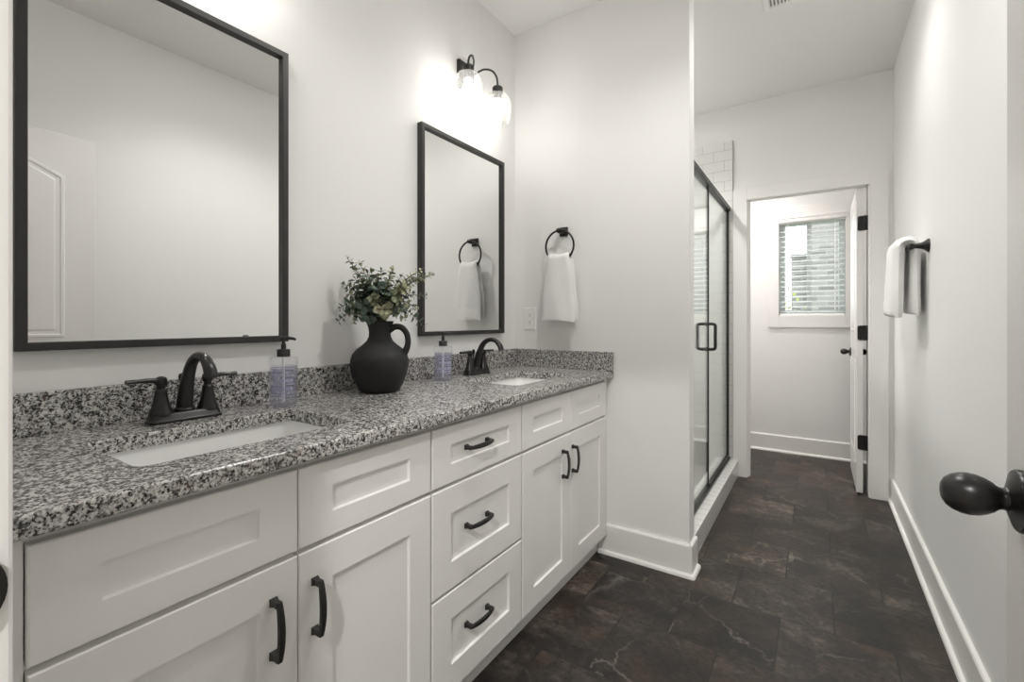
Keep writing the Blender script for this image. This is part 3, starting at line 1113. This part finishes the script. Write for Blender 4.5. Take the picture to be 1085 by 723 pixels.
s1 = make_soap(-1.288, 0.744, 'clear dispenser of lavender soap with black pump beside the near faucet')
s2 = copy_tree(s1)
s2.location = (-1.284, 1.420, TOP)
s2['label'] = 'clear dispenser of lavender soap with black pump right of the black vase'

# ------------------------------------------------------------------ vase and eucalyptus
VX, VY = -1.272, 1.082
t = thing('vase', 'matte black clay jug vase with one looped handle holding green stems', 'vase', (VX, VY, TOP))
bm = bmesh.new()
outer = [(0.0, 0.0), (0.060, 0.0), (0.067, 0.004), (0.080, 0.028), (0.092, 0.058), (0.0985, 0.088), (0.0985, 0.110), (0.092, 0.130), (0.078, 0.147), (0.058, 0.162), (0.044, 0.176), (0.0375, 0.190), (0.0365, 0.205), (0.039, 0.222), (0.045, 0.238), (0.047, 0.243)]
inner = [(0.0455, 0.2445), (0.0425, 0.240), (0.035, 0.222), (0.032, 0.205), (0.033, 0.190), (0.040, 0.174), (0.055, 0.157), (0.076, 0.140), (0.088, 0.12), (0.092, 0.10), (0.086, 0.058), (0.06, 0.01), (0, 0.008)]
lathe(bm, outer + inner, (VX, VY, TOP + 0.0005), n=56, cap=False)
obj('body', bm, M['vase'], t, smooth=60)
hd = Vector((math.cos(TH), math.sin(TH), 0))
bm = bmesh.new()
pts = []
for r, h in ((0.030, 0.212), (0.052, 0.2245), (0.075, 0.2225), (0.092, 0.204), (0.098, 0.180), (0.096, 0.157), (0.088, 0.138), (0.080, 0.130)):
    p = Vector((VX, VY, TOP + h)) + hd * r
    pts.append(p)
sweep(bm, spline(pts, 6), lerp_list([0.012, 0.011, 0.0105, 0.010, 0.010, 0.0105, 0.012, 0.014], 6), n=14)
obj('handle', bm, M['vase'], t, smooth=60)

eu = thing('eucalyptus_bunch', 'bunch of green and pale eucalyptus sprigs standing in the black vase', 'plant', (VX, VY, TOP + 0.02))
rng = random.Random(11)


def leaf(bm, p, d, n, ln, wd):
    """Round leaf, slightly cupped, with a little thickness."""
    d = d.normalized()
    s = d.cross(n).normalized()
    n = s.cross(d).normalized()
    prof = [(0.0, 0.10), (0.18, 0.62), (0.42, 0.98), (0.66, 0.92), (0.87, 0.55), (1.0, 0.05)]
    top, bot = [], []
    for a, w in prof:
        row, rowb = [], []
        for k in (-1, 0, 1):
            q = p + d * (ln * a) + s * (k * w * wd / 2) + n * (abs(k) * w * wd * 0.14 - 0.10 * ln * a * a)
            row.append(bm.verts.new(q))
        top.append(row)
    for r0, r1 in zip(top[:-1], top[1:]):
        for k in range(2): bm.faces.new((r0[k], r0[k + 1], r1[k + 1], r1[k]))


cam_r = Vector((math.cos(TH), math.sin(TH), 0))
cam_f = Vector((-math.sin(TH), math.cos(TH), 0))
# tips: (offset to the right, offset in depth, height above the counter), leaf size, tone
SPR = [(-0.150, 0.00, 0.385, 1.0, 's'), (-0.120, 0.03, 0.440, 0.9, 's'), (-0.105, -0.03, 0.480, 0.75, 's'), (-0.080, 0.02, 0.470, 0.8, 'p'), (-0.150, -0.02, 0.300, 1.0, 'd'),
       (-0.130, -0.04, 0.255, 0.9, 'd'), (-0.070, -0.05, 0.400, 1.2, 'd'), (-0.045, 0.04, 0.440, 1.1, 's'), (-0.030, -0.05, 0.420, 1.35, 'd'), (0.000, 0.00, 0.435, 1.1, 'd'),
       (0.010, -0.06, 0.375, 1.45, 'd'), (0.030, 0.03, 0.435, 1.0, 's'), (0.045, -0.03, 0.440, 0.9, 'p'), (0.065, 0.02, 0.420, 0.9, 's'), (0.090, -0.03, 0.385, 0.9, 'p'),
       (0.110, 0.02, 0.430, 0.75, 's'), (0.140, -0.01, 0.440, 0.75, 'p'), (0.170, 0.01, 0.425, 0.70, 's'), (0.180, -0.02, 0.420, 0.65, 's'), (0.150, 0.00, 0.345, 0.70, 'd'),
       (0.125, -0.03, 0.300, 0.75, 's'), (0.085, -0.05, 0.300, 1.0, 'p'), (-0.090, -0.06, 0.300, 1.05, 's'), (-0.040, -0.075, 0.300, 1.4, 'd'), (0.035, -0.075, 0.285, 1.3, 'p'),
       (-0.010, -0.07, 0.335, 1.4, 'p'), (-0.110, 0.0, 0.350, 1.0, 'p'), (0.06, -0.06, 0.345, 1.1, 's'), (-0.06, 0.05, 0.38, 1.1, 'd'), (0.10, 0.04, 0.36, 0.9, 'd'), (-0.02, -0.07, 0.26, 1.3, 'd'), (-0.075, -0.05, 0.25, 1.0, 's')]
for _ in range(22):
    _a = rng.uniform(-0.14, 0.15)
    SPR.append((_a, rng.uniform(-0.07, 0.05), rng.uniform(0.27, 0.43) - 0.25 * abs(_a), rng.uniform(0.8, 1.15), rng.choice('ddssp')))
XMIN = XW + 0.03
for (dx, dy, h, sz, tone) in SPR:
    tip = Vector((VX, VY, TOP + h * 0.965)) + cam_r * (dx * 1.03 + 0.004) + cam_f * dy
    tip.x = max(tip.x, XMIN + 0.02)
    k = rng.uniform(0.008, 0.022)
    a0 = math.atan2(dy, dx)
    base = Vector((VX, VY, TOP + 0.06)) + (cam_r * math.cos(a0) + cam_f * math.sin(a0)) * -0.012
    neck = Vector((VX, VY, TOP + 0.252)) + (cam_r * math.cos(a0) + cam_f * math.sin(a0)) * k
    mid = neck.lerp(tip, 0.5) + Vector((0, 0, 0.018 + 0.12 * abs(dx) * (1 if h > 0.33 else 1.6)))
    pts = spline([base, neck, mid, tip], 8)
    bm = bmesh.new()
    sweep(bm, pts, lerp_list([0.0022, 0.0020, 0.0015, 0.0009], 8), n=6)
    st = obj('sprig', bm, M['stem'], eu, smooth=60)
    bm = bmesh.new()
    # distances along the visible part
    vis = pts[8:]
    acc = [0.0]
    for a, b in zip(vis[:-1], vis[1:]): acc.append(acc[-1] + (b - a).length)
    tot = acc[-1]
    step = 0.0125 * (0.7 + 0.3 * sz)
    s = step * 0.6 + 0.012
    ang = rng.uniform(0, PI)
    while s < tot:
        i = max(j for j in range(len(acc)) if acc[j] <= s)
        i = min(i, len(vis) - 2)
        f = (s - acc[i]) / max(acc[i + 1] - acc[i], 1e-6)
        p = vis[i].lerp(vis[i + 1], f)
        d = (vis[i + 1] - vis[i]).normalized()
        a, b = frame_axes(d)
        fr = s / tot
        size = (0.036 - 0.018 * fr) * sz * rng.uniform(0.8, 1.2)
        for sgn in (0, PI):
            an = ang + sgn + rng.uniform(-0.3, 0.3)
            o_ = a * math.cos(an) + b * math.sin(an)
            ld = (o_ * 1.0 + d * rng.uniform(0.25, 0.7)).normalized()
            nn = (d + Vector((rng.uniform(-.4, .4), rng.uniform(-.4, .4), rng.uniform(0, .6)))).normalized()
            if p.x + ld.x * size < XMIN: continue
            leaf(bm, p + o_ * 0.002, ld, nn, size, size * rng.uniform(0.78, 0.95))
        ang += PI / 2 + rng.uniform(-0.3, 0.3)
        s += step * rng.uniform(0.85, 1.2)
    d = (vis[-1] - vis[-2]).normalized()
    leaf(bm, tip, d, frame_axes(d)[1], 0.013 * sz, 0.009 * sz)
    fo = obj('foliage', bm, M[{'d': 'leafd', 's': 'leafs', 'p': 'leafp'}[tone]], st, smooth=60, recalc=False)
    fo['label'] = {'d': 'deep blue-green leaves', 's': 'sage green leaves', 'p': 'pale yellow-green leaves'}[tone]

# ------------------------------------------------------------------ mirrors
def make_mirror(y0, y1, z0, z1, label):
    xa, xb = XW + 0.0006, XW + 0.0275
    t = thing('framed_mirror', label, 'mirror', (XW, (y0 + y1) / 2, z0), group='black framed mirrors')
    w = 0.0185
    bm = bmesh.new()
    L = []
    for ins, x in ((0.0, xa), (0.0, xb - 0.0015), (0.0015, xb), (w - 0.0015, xb), (w, xb - 0.0015), (w, xa + 0.012)):
        L.append([bm.verts.new((x, y, z)) for y, z in ((y0 + ins, z0 + ins), (y1 - ins, z0 + ins), (y1 - ins, z1 - ins), (y0 + ins, z1 - ins))])
    for l0, l1 in zip(L[:-1], L[1:]):
        for k in range(4): bm.faces.new((l0[k], l0[(k + 1) % 4], l1[(k + 1) % 4], l1[k]))
    for k in range(4): bm.faces.new((L[-1][k], L[-1][(k + 1) % 4], L[0][(k + 1) % 4], L[0][k]))
    obj('frame', bm, M['frame'], t)
    obj('mirror_glass', BOX(xa + 0.003, xa + 0.0135, y0 + w - 0.001, y1 - w + 0.001, z0 + w - 0.001, z1 - w + 0.001), M['mirror'], t)
    return t


make_mirror(0.2245, 0.815, 1.076, 1.978, 'black framed mirror nearest the camera above the near sink reflecting a door')
make_mirror(1.398, 2.009, 1.076, 1.978, 'black framed mirror farther back reflecting the hanging white towel')

# ------------------------------------------------------------------ sconces
def make_sconce(yc, label):
    x0, xl = XW + 0.0006, -1.292
    t = thing('vanity_sconce', label, 'wall lamp', (XW, yc, 2.30), group='vanity sconces')
    obj('back_plate', BOX(x0, x0 + 0.018, yc - 0.056, yc + 0.056, 2.235, 2.365, bev=0.003), M['black'], t)
    bm = bmesh.new()
    box(bm, x0 + 0.018, x0 + 0.050, yc - 0.017, yc + 0.017, 2.288, 2.322, bev=0.003)
    for s in (-1, 1):
        pts = [(x0 + 0.036, yc + s * 0.010, 2.306), (-1.346, yc + s * 0.016, 2.314), (-1.318, yc + s * 0.040, 2.333), (-1.298, yc + s * 0.076, 2.336), (-1.292, yc + s * 0.102, 2.319), (xl, yc + s * 0.111, 2.295), (xl, yc + s * 0.112, 2.266)]
        sweep(bm, spline(pts, 6), 0.0048, n=12)
    obj('arm', bm, M['black'], t, smooth=40)
    for s in (-1, 1):
        c = (xl, yc + s * 0.112, 0.0)
        obj('socket', LATHE([(0.020, 2.212), (0.020, 2.243), (0.0255, 2.2435), (0.0255, 2.268), (0.021, 2.273), (0.008, 2.274)], c, n=28), M['black'], t, smooth=40)
        bm = bmesh.new()
        prof = [(0.026, 2.2425), (0.036, 2.240), (0.048, 2.232), (0.0585, 2.218), (0.066, 2.198), (0.0685, 2.176), (0.067, 2.150), (0.0625, 2.124), (0.056, 2.102), (0.0515, 2.090)]
        lathe(bm, prof + [(r - 0.002, z) for r, z in prof[::-1]], c, n=44, cap=False)
        obj('glass_shade', bm, M['shade'], t, smooth=60)
        obj('bulb', LATHE([(0.013, 2.211), (0.0135, 2.200), (0.018, 2.190), (0.026, 2.174), (0.0295, 2.158), (0.0285, 2.144), (0.022, 2.132), (0.011, 2.1255), (0, 2.124)], c, n=28), M['bulb'], t, smooth=60)
    return t


sc2 = make_sconce(1.706, 'black two-bulb sconce with clear glass shades above the farther mirror')
sc1 = copy_tree(sc2)
sc1.location = (XW, 0.520, 2.30)
sc1['label'] = 'black two-bulb sconce with clear glass shades above the nearer mirror'

# ------------------------------------------------------------------ towels and rings
def cloth(bm, rows):
    """rows: closed loops of points (a thick folded cloth), skinned and capped."""
    L = [[bm.verts.new(p) for p in r] for r in rows]
    n = len(L[0])
    for l0, l1 in zip(L[:-1], L[1:]):
        for k in range(n): bm.faces.new((l0[k], l0[(k + 1) % n], l1[(k + 1) % n], l1[k]))
    bm.faces.new(L[0][::-1]); bm.faces.new(L[-1])


RX, RY, RZ, RR = -1.102, YS - 0.052, 1.524, 0.080
t = thing('towel_ring', 'dark bronze towel ring on the short wall beside the farther mirror', 'towel ring', (RX, YS, RZ), group='towel rings')
bm = bmesh.new()
sweep(bm, [(RX + RR * math.sin(a), RY, RZ + RR * math.cos(a)) for a in [2 * PI * k / 56 for k in range(56)]], 0.0052, n=12, closed=True)
obj('ring', bm, M['bronze'], t, smooth=60)
bm = bmesh.new()
box(bm, RX - 0.024, RX + 0.024, YS - 0.010, YS - 0.0005, RZ + RR - 0.024, RZ + RR + 0.024, bev=0.004)
box(bm, RX - 0.015, RX + 0.015, YS - 0.050, YS - 0.010, RZ + RR - 0.013, RZ + RR + 0.015, bev=0.005)
lathe(bm, [(0, -0.016), (0.010, -0.015), (0.013, -0.008), (0.013, 0.008), (0.010, 0.015), (0, 0.016)], (RX, RY, RZ + RR), axis='x', n=20)
obj('bracket', bm, M['bronze'], t, smooth=40)

# hand towel over the ring: one thick folded strip, front tail longer than the back one
def hang_towel(name, label, place, zr, zf, zb, w0, w1, thick, gap, rad, group, seed, spread_f=0.0, spread_b=0.0, band_z=0.075, ring_r=0.08, thick_b=None, gap_b=None):
    thick_b = thick_b or thick
    gap_b = gap_b or gap
    """place(s, q, z): s across the towel, q away from the wall relative to the ring; zr = ring bar height, zf / zb tail ends."""
    rg = random.Random(seed)
    arc = lambda d: ring_r - math.sqrt(max(ring_r ** 2 - d * d, 1e-6))
    ph = [rg.uniform(0, 6.28) for _ in range(6)]
    n = 18
    path = []          # (q, z, frac)
    m = 22
    for k in range(m + 1):
        f = k / m
        path.append((gap + spread_f * (1 - f) ** 1.1, zf + (zr - zf) * f, 'f'))
    for k in range(1, 8):
        a = PI * k / 8
        path.append(((gap if a < PI / 2 else gap_b) * math.cos(a), zr + rad * math.sin(a), 't'))
    for k in range(m + 1):
        f = 1 - k / m
        path.append((-gap_b - spread_b * (1 - f) ** 1.1, zb + (zr - zb) * f, 'b'))
    # centre line normals
    rows = []
    L = len(path)
    for i, (q, z, kd) in enumerate(path):
        q0, z0, _ = path[max(i - 1, 0)]
        q1, z1, _ = path[min(i + 1, L - 1)]
        tq, tz = q1 - q0, z1 - z0
        ln = math.hypot(tq, tz)
        nq, nz = tz / ln, -tq / ln
        drop = max(0.0, (zr - z)) / (zr - min(zf, zb))
        lift = max(0.0, 1 - drop * 2.2)
        w = w0 + (w1 - w0) * min(1.0, drop * 1.35) ** 0.7
        th = thick if kd == 'f' else thick_b if kd == 'b' else thick + (thick_b - thick) * (i - m) / 8
        if kd == 'f' and abs((z - zf) - band_z) < 0.007: th *= 0.90
        if kd == 'b' and abs((z - zb) - band_z) < 0.007: th *= 0.90
        end = min(i, L - 1 - i)
        if end == 0: th *= 0.72
        row = []
        for k in range(n):
            s = -1 + 2 * k / (n - 1)
            wob = 0.0032 * math.sin(2.2 * s + ph[0]) * drop + 0.0022 * math.sin(5.0 * s + ph[1] + z * 9) * (0.3 + drop)
            e = math.sqrt(max(0.0, 1 - abs(s) ** 6)) * 0.5
            sag = 0.006 * drop * math.sin(1.7 * s + ph[2])
            row.append((s * w / 2 + 0.002 * math.sin(z * 30 + ph[3]), q + wob + nq * th * e, z + nz * th * e + lift * arc(s * w / 2) + (sag if end < 6 else 0) * (1 - end / 6)))
        for k in range(n - 1, -1, -1):
            s = -1 + 2 * k / (n - 1)
            wob = 0.0032 * math.sin(2.2 * s + ph[0]) * drop + 0.0022 * math.sin(5.0 * s + ph[1] + z * 9) * (0.3 + drop)
            e = math.sqrt(max(0.0, 1 - abs(s) ** 6)) * 0.5
            sag = 0.006 * drop * math.sin(1.7 * s + ph[2])
            row.append((s * w / 2 + 0.002 * math.sin(z * 30 + ph[3]), q + wob - nq * th * e, z - nz * th * e + lift * arc(s * w / 2) + (sag if end < 6 else 0) * (1 - end / 6)))
        rows.append([place(*p) for p in row])
    bm = bmesh.new()
    cloth(bm, rows)
    bmesh.ops.remove_doubles(bm, verts=bm.verts[:], dist=1e-5)
    o = obj(name, bm, M['towel'], origin=place(0, 0, zr), smooth=75)
    tag(o, label, 'towel', group)
    return o


hang_towel('hand_towel', 'white terry hand towel hanging from the ring beside the outlet',
           lambda s, q, z: (RX + 0.001 + s, RY - q, z), RZ - RR + 0.014, 1.140, 1.152, 0.122, 0.186, 0.019, 0.0165, 0.014, 'white hand towels', 3, ring_r=0.16,
           spread_f=0.004, spread_b=0.002)

# right wall towel bar, seen end-on, with a thick towel over it
QX, QY, QZ = XR - 0.060, 2.640, 1.466
t = thing('towel_bar', 'dark bronze towel bar with flared posts on the right wall', 'towel bar', (XR, QY, QZ))
for y in (QY, QY + 0.46):
    bm = bmesh.new()
    lathe(bm, [(0.029, 0.0005), (0.029, 0.004), (0.026, 0.008), (0.019, 0.016), (0.0135, 0.028), (0.0105, 0.042), (0.0100, 0.048), (0.0130, 0.053), (0.0145, 0.060), (0.0130, 0.067), (0.007, 0.071), (0, 0.072)], (XR, y, QZ), axis='-x', n=28)
    obj('bracket', bm, M['bronze'], t, smooth=40)
obj('bar', LATHE([(0.0065, QY), (0.0065, QY + 0.46)], (QX, 0, QZ), axis='y', n=18), M['bronze'], t, smooth=40)

hang_towel('hand_towel', 'thick white terry towel doubled over the bar on the right wall',
           lambda s, q, z: (QX - q, QY + 0.162 + s, z), QZ + 0.004, 1.160, 1.172, 0.245, 0.262, 0.052, 0.034, 0.030, 'white hand towels', 8,
           spread_f=0.010, spread_b=-0.003, thick_b=0.038, gap_b=0.027, band_z=0.085, ring_r=40.0)

# ------------------------------------------------------------------ outlet
t = thing('wall_outlet', 'white duplex outlet plate on the short wall left of the towel', 'outlet', (-1.305, YS, 1.152))
ox, oz = -1.307, 1.153
obj('plate', BOX(ox - 0.0365, ox + 0.0365, YS - 0.0062, YS - 0.0004, oz - 0.060, oz + 0.060, bev=0.0025), M['plastic'], t)
for s in (-1, 1):
    zc = oz + s * 0.0195
    bm = bmesh.new()
    prof = []
    ring0 = [(0.0165 * math.cos(a) , min(max(0.0165 * math.sin(a), -0.0135), 0.0135)) for a in [2 * PI * k / 28 for k in range(28)]]
    r0 = [bm.verts.new((ox + a, YS - 0.0058, zc + b)) for a, b in ring0]
    r1 = [bm.verts.new((ox + a, YS - 0.0078, zc + b)) for a, b in ring0]
    for k in range(28): bm.faces.new((r0[k], r0[(k + 1) % 28], r1[(k + 1) % 28], r1[k]))
    bm.faces.new(r1); bm.faces.new(r0[::-1])
    rc = obj('receptacle', bm, M['plastic'], t)
    bm = bmesh.new()
    box(bm, ox - 0.0072, ox - 0.0052, YS - 0.0081, YS - 0.0070, zc - 0.001, zc + 0.0075)
    box(bm, ox + 0.0052, ox + 0.0072, YS - 0.0081, YS - 0.0070, zc - 0.0005, zc + 0.007)
    lathe(bm, [(0.0026, -0.0011), (0.0026, 0.0003)], (ox, YS - 0.0078, zc - 0.0070), axis='-y', n=12)
    obj('slot', bm, M['slot'], rc)
obj('screw', LATHE([(0.003, 0.0), (0.0028, 0.0012), (0, 0.0014)], (ox, YS - 0.0062, oz), axis='-y', n=14), M['plastic'], t)

# ------------------------------------------------------------------ shower enclosure
XG = -0.560
GY0, GYM, GY1 = YS2 + 0.011, 2.998, TB - 0.001
GZ0, GZ1 = 0.1185, 1.985
t = thing('shower_enclosure', 'black framed glass shower enclosure standing on the tiled curb', 'shower enclosure', (XG, (GY0 + GY1) / 2, GZ0))
bm = bmesh.new()
box(bm, XG - 0.021, XG + 0.021, GY0, GY1, GZ1 - 0.030, GZ1, bev=0.003)
box(bm, XG - 0.022, XG + 0.022, GY0, GY1, GZ1 - 0.008, GZ1 - 0.003, bev=0.001)
obj('header_rail', bm, M['black'], t)
bm = bmesh.new()
box(bm, XG - 0.020, XG + 0.020, GY0, GY1, GZ0, GZ0 + 0.016, bev=0.002)
box(bm, XG - 0.010, XG + 0.010, GYM, GY1, GZ0 + 0.016, GZ0 + 0.034, bev=0.002)
obj('bottom_rail', bm, M['black'], t)
obj('wall_post', BOX(XG - 0.010, XG + 0.010, GY1 - 0.022, GY1, GZ0 + 0.016, GZ1 - 0.030, bev=0.002), M['black'], t)
obj('wall_post', BOX(XG - 0.010, XG + 0.010, GY0, GY0 + 0.022, GZ0 + 0.016, GZ1 - 0.030, bev=0.002), M['black'], t)
obj('fixed_panel', BOX(XG - 0.003, XG + 0.003, GYM + 0.004, GY1 - 0.010, GZ0 + 0.030, GZ1 - 0.030), M['shower'], t)
obj('meeting_strip', BOX(XG - 0.007, XG + 0.007, GYM - 0.007, GYM + 0.005, GZ0 + 0.020, GZ1 - 0.030, bev=0.002), M['black'], t)
dp = obj('door_panel', BOX(XG - 0.003, XG + 0.003, GY0 + 0.024, GYM - 0.009, GZ0 + 0.022, GZ1 - 0.034), M['shower'], t)
for s in (-1, 1):
    bm = bmesh.new()
    hy = 2.952
    q = [(XG + s * 0.0035, hy, 1.122), (XG + s * 0.034, hy, 1.122), (XG + s * 0.046, hy, 1.118), (XG + s * 0.051, hy, 1.106), (XG + s * 0.051, hy, 1.046), (XG + s * 0.051, hy, 0.986),
         (XG + s * 0.046, hy, 0.974), (XG + s * 0.034, hy, 0.970), (XG + s * 0.0035, hy, 0.970)]
    sweep(bm, spline(q, 5), 0.0092, n=14)
    for z in (1.122, 0.970):
        lathe(bm, [(0.0125, 0.0032), (0.0125, 0.0065), (0.009, 0.008)], (XG, hy, z), axis='x' if s > 0 else '-x', n=20)
    obj('handle', bm, M['black'], dp, smooth=50)

# ------------------------------------------------------------------ window blind
t = thing('window_blind', 'white horizontal slat blind half open in the far window', 'blind', (-0.05, YF, WZ0))
bm = bmesh.new()
prof = [(0.0, 0.0), (0.010, 0.0), (0.014, 0.006), (0.014, 0.030), (0.018, 0.036), (0.018, 0.046), (0.014, 0.050), (0.0, 0.050)]
prism(bm, prof, (WX0 - 0.004, YF - 0.017, 1.985), (WX1 + 0.006, YF - 0.017, 1.985), (0, -1, 0))
obj('valance', bm, M['trim'], t)
obj('head_rail', BOX(WX0 + 0.004, WX1 - 0.004, YF + 0.004, YF + 0.054, 1.980, 2.020, bev=0.002), M['blind'], t)
bm = bmesh.new()
NS = 18
P0, P1 = 1.222, 1.962
for i in range(NS):
    z = P0 + (P1 - P0) * i / (NS - 1)
    tilt = math.radians(-15)
    pts = []
    for u, cr in ((-0.025, 0.0), (-0.012, 0.0022), (0.0, 0.003), (0.012, 0.0022), (0.025, 0.0)):
        pts.append((YF + 0.029 + u * math.cos(tilt), z - u * math.sin(tilt) + cr))
    th = 0.0026
    a = []
    for x in (WX0 + 0.008, WX1 - 0.008):
        a.append([bm.verts.new((x, y, zz)) for y, zz in pts] + [bm.verts.new((x, y, zz - th)) for y, zz in pts[::-1]])
    n = len(a[0])
    for k in range(n): bm.faces.new((a[0][k], a[0][(k + 1) % n], a[1][(k + 1) % n], a[1][k]))
    bm.faces.new(a[0][::-1]); bm.faces.new(a[1])
obj('slats', bm, M['slat'], t)
obj('bottom_rail', BOX(WX0 + 0.008, WX1 - 0.008, YF + 0.004, YF + 0.054, 1.1875, 1.204, bev=0.003), M['blind'], t)
for x in (-0.215, 0.118):
    bm = bmesh.new()
    for y in (YF + 0.0035, YF + 0.0545):
        box(bm, x - 0.0025, x + 0.0025, y - 0.0008, y + 0.0008, 1.20, 1.985)
    obj('ladder_cord', bm, M['blind'], t)
bm = bmesh.new()
sweep(bm, [(WX1 - 0.03, YF - 0.004, 1.985), (WX1 - 0.03, YF - 0.005, 1.86), (WX1 - 0.029, YF - 0.004, 1.55)], 0.0016, n=6)
lathe(bm, [(0.0, 0.0), (0.006, 0.002), (0.005, 0.02), (0.002, 0.028)], (WX1 - 0.029, YF - 0.005, 1.525), n=12)
obj('pull_cord', bm, M['blind'], t)

# ------------------------------------------------------------------ ceiling vent (exhaust fan; the lamp in its middle is added hall fill)
t = thing('ceiling_vent', 'square white slatted vent grille on the ceiling near the shower', 'vent', (-0.09, 2.55, ZC))
vx0, vx1, vy0, vy1 = -0.232, 0.058, 2.402, 2.692
vcx, vcy = (vx0 + vx1) / 2, (vy0 + vy1) / 2
bm = bmesh.new()
L = []
for ins, z in ((0.0, ZC - 0.0006), (0.002, ZC - 0.006), (0.026, ZC - 0.011), (0.032, ZC - 0.004)):
    L.append([bm.verts.new((x, y, z)) for x, y in ((vx0 + ins, vy0 + ins), (vx1 - ins, vy0 + ins), (vx1 - ins, vy1 - ins), (vx0 + ins, vy1 - ins))])
for l0, l1 in zip(L[:-1], L[1:]):
    for k in range(4): bm.faces.new((l0[k], l0[(k + 1) % 4], l1[(k + 1) % 4], l1[k]))
bm.faces.new(L[0])
obj('frame', bm, M['trim'], t)
obj('duct_plate', BOX(vx0 + 0.03, vx1 - 0.03, vy0 + 0.03, vy1 - 0.03, ZC - 0.0035, ZC - 0.0008), M['gap'], t)
bm = bmesh.new()
k = vx0 + 0.040
while k < vx1 - 0.038:
    if abs(k + 0.0035 - vcx) > 0.068:
        box(bm, k, k + 0.007, vy0 + 0.031, vy1 - 0.031, ZC - 0.0105, ZC - 0.0036)
    else:
        box(bm, k, k + 0.007, vy0 + 0.031, vcy - 0.070, ZC - 0.0105, ZC - 0.0036)
        box(bm, k, k + 0.007, vcy + 0.070, vy1 - 0.031, ZC - 0.0105, ZC - 0.0036)
    k += 0.0155
obj('grille', bm, M['trim'], t)
obj('lens', LATHE([(0.0, -0.0040), (0.062, -0.0040), (0.060, -0.0110), (0.0, -0.0125)], (vcx, vcy, ZC), n=36), M['lens'], t, smooth=40)  # lens of the added lamp, out of view
ld = bpy.data.lights.new('lamp', 'SPOT')  # added fill lamp, brightens the hall
ld.energy = FAN_FILL_W
ld.color = (1.0, 0.985, 0.96)
ld.spot_size = math.radians(152)
ld.spot_blend = 1.0
ld.shadow_soft_size = 0.06
lo = new_obj('lamp', ld)
lo.parent = t
lo.location = Vector((vcx, vcy, ZC - 0.02)) - ORIG[t.name]

# ------------------------------------------------------------------ recessed ceiling lamps, two of them added fill
def downlight(x, y, watts, label, r=0.070, color=(1.0, 0.985, 0.96), cone=125, group='recessed lights'):
    t = thing('recessed_light', label, 'ceiling light', (x, y, ZC), group=group)
    bm = bmesh.new()
    lathe(bm, [(r + 0.022, -0.0006), (r + 0.022, -0.004), (r + 0.006, -0.008), (r, -0.005), (r, -0.0006)], (x, y, ZC), n=40, cap=False)
    obj('trim_ring', bm, M['trim'], t, smooth=40)
    obj('lens', LATHE([(0.0, -0.0008), (r, -0.0008), (r - 0.002, -0.0045), (0.0, -0.005)], (x, y, ZC), n=40), M['lens'], t, smooth=40)
    ld = bpy.data.lights.new('lamp', 'SPOT')
    ld.energy = watts
    ld.color = color
    ld.spot_size = math.radians(cone)
    ld.spot_blend = 0.75
    ld.shadow_soft_size = r
    lo = new_obj('lamp', ld)
    lo.parent = t
    lo.location = (0, 0, -0.012 - r * 0.0)


downlight(-1.02, 3.05, SHOWER_W, 'round recessed light in the ceiling over the shower')
downlight(-0.40, 1.34, VANITY_FILL_W, 'round added fill light in the ceiling over the vanity aisle', cone=140)  # added out of view to brighten the vanity and walls
downlight(-0.65, 4.15, CLOSET_W, 'round recessed light in the ceiling of the far room', color=(1.0, 0.955, 0.93), cone=118)
downlight(0.25, -1.30, BEDROOM_FILL_W, 'round added fill light in the ceiling of the room behind the near doorway', cone=170)  # added unseen, sends fill through the doorway onto the cabinets

# ------------------------------------------------------------------ outside the window
struct('ground', BOX(-14, 14, YF + 0.15, 30, -0.4, -0.3), M['lawn'], 'green lawn outside the far window', 'lawn')
t = thing('brick_house', 'grey brick neighbouring house seen through the blind', 'house', (2.0, 9.2, -0.3))
bm = bmesh.new()
box(bm, -0.12, 6.0, 8.2, 14.0, -0.3, 4.2)
box(bm, -0.345, -0.12, 8.35, 13.0, -0.3, 2.13)
obj('wall', bm, M['brick'], t)
bm = bmesh.new()
prism(bm, [(0.0, 0.0), (-0.35, 0.0), (-0.35, 0.12), (2.9, 1.9), (6.1, 0.12), (6.1, 0.0)], (-0.30, 8.2, 4.2), (6.3, 8.2, 4.2), (0, 1, 0))
prism(bm, [(0.0, 0.0), (-0.06, 0.0), (-0.06, 0.03), (4.6, 0.25), (4.6, 0.0)], (-0.355, 8.35, 2.13), (-0.12, 8.35, 2.13), (0, 1, 0))
obj('roof', bm, M['roof'], t)
t = thing('garden_bush', 'yellow-green bush outside the window beside the brick house', 'bush', (-0.42, 7.6, -0.3))
bm = bmesh.new()
rng = random.Random(5)
sweep(bm, [(-0.42, 7.6, -0.3), (-0.41, 7.62, 0.4), (-0.40, 7.6, 1.0)], [0.03, 0.022, 0.012], n=8)
obj('trunk', bm, M['stem'], t)
bm = bmesh.new()
for k in range(420):
    u, v, w = rng.gauss(0, 0.42), rng.gauss(0, 0.42), rng.gauss(0, 0.42)
    p = Vector((-0.42 + u * 0.27, 7.6 + v * 0.3, 0.72 + w * 0.95))
    d = Vector((u, v, w + 0.3)).normalized()
    leaf(bm, p, d + Vector((rng.uniform(-.5, .5), rng.uniform(-.5, .5), rng.uniform(-.3, .3))), Vector((rng.uniform(-.5, .5), -0.5, 1)), 0.06, 0.035)
obj('foliage', bm, M['bush'], t, recalc=False)
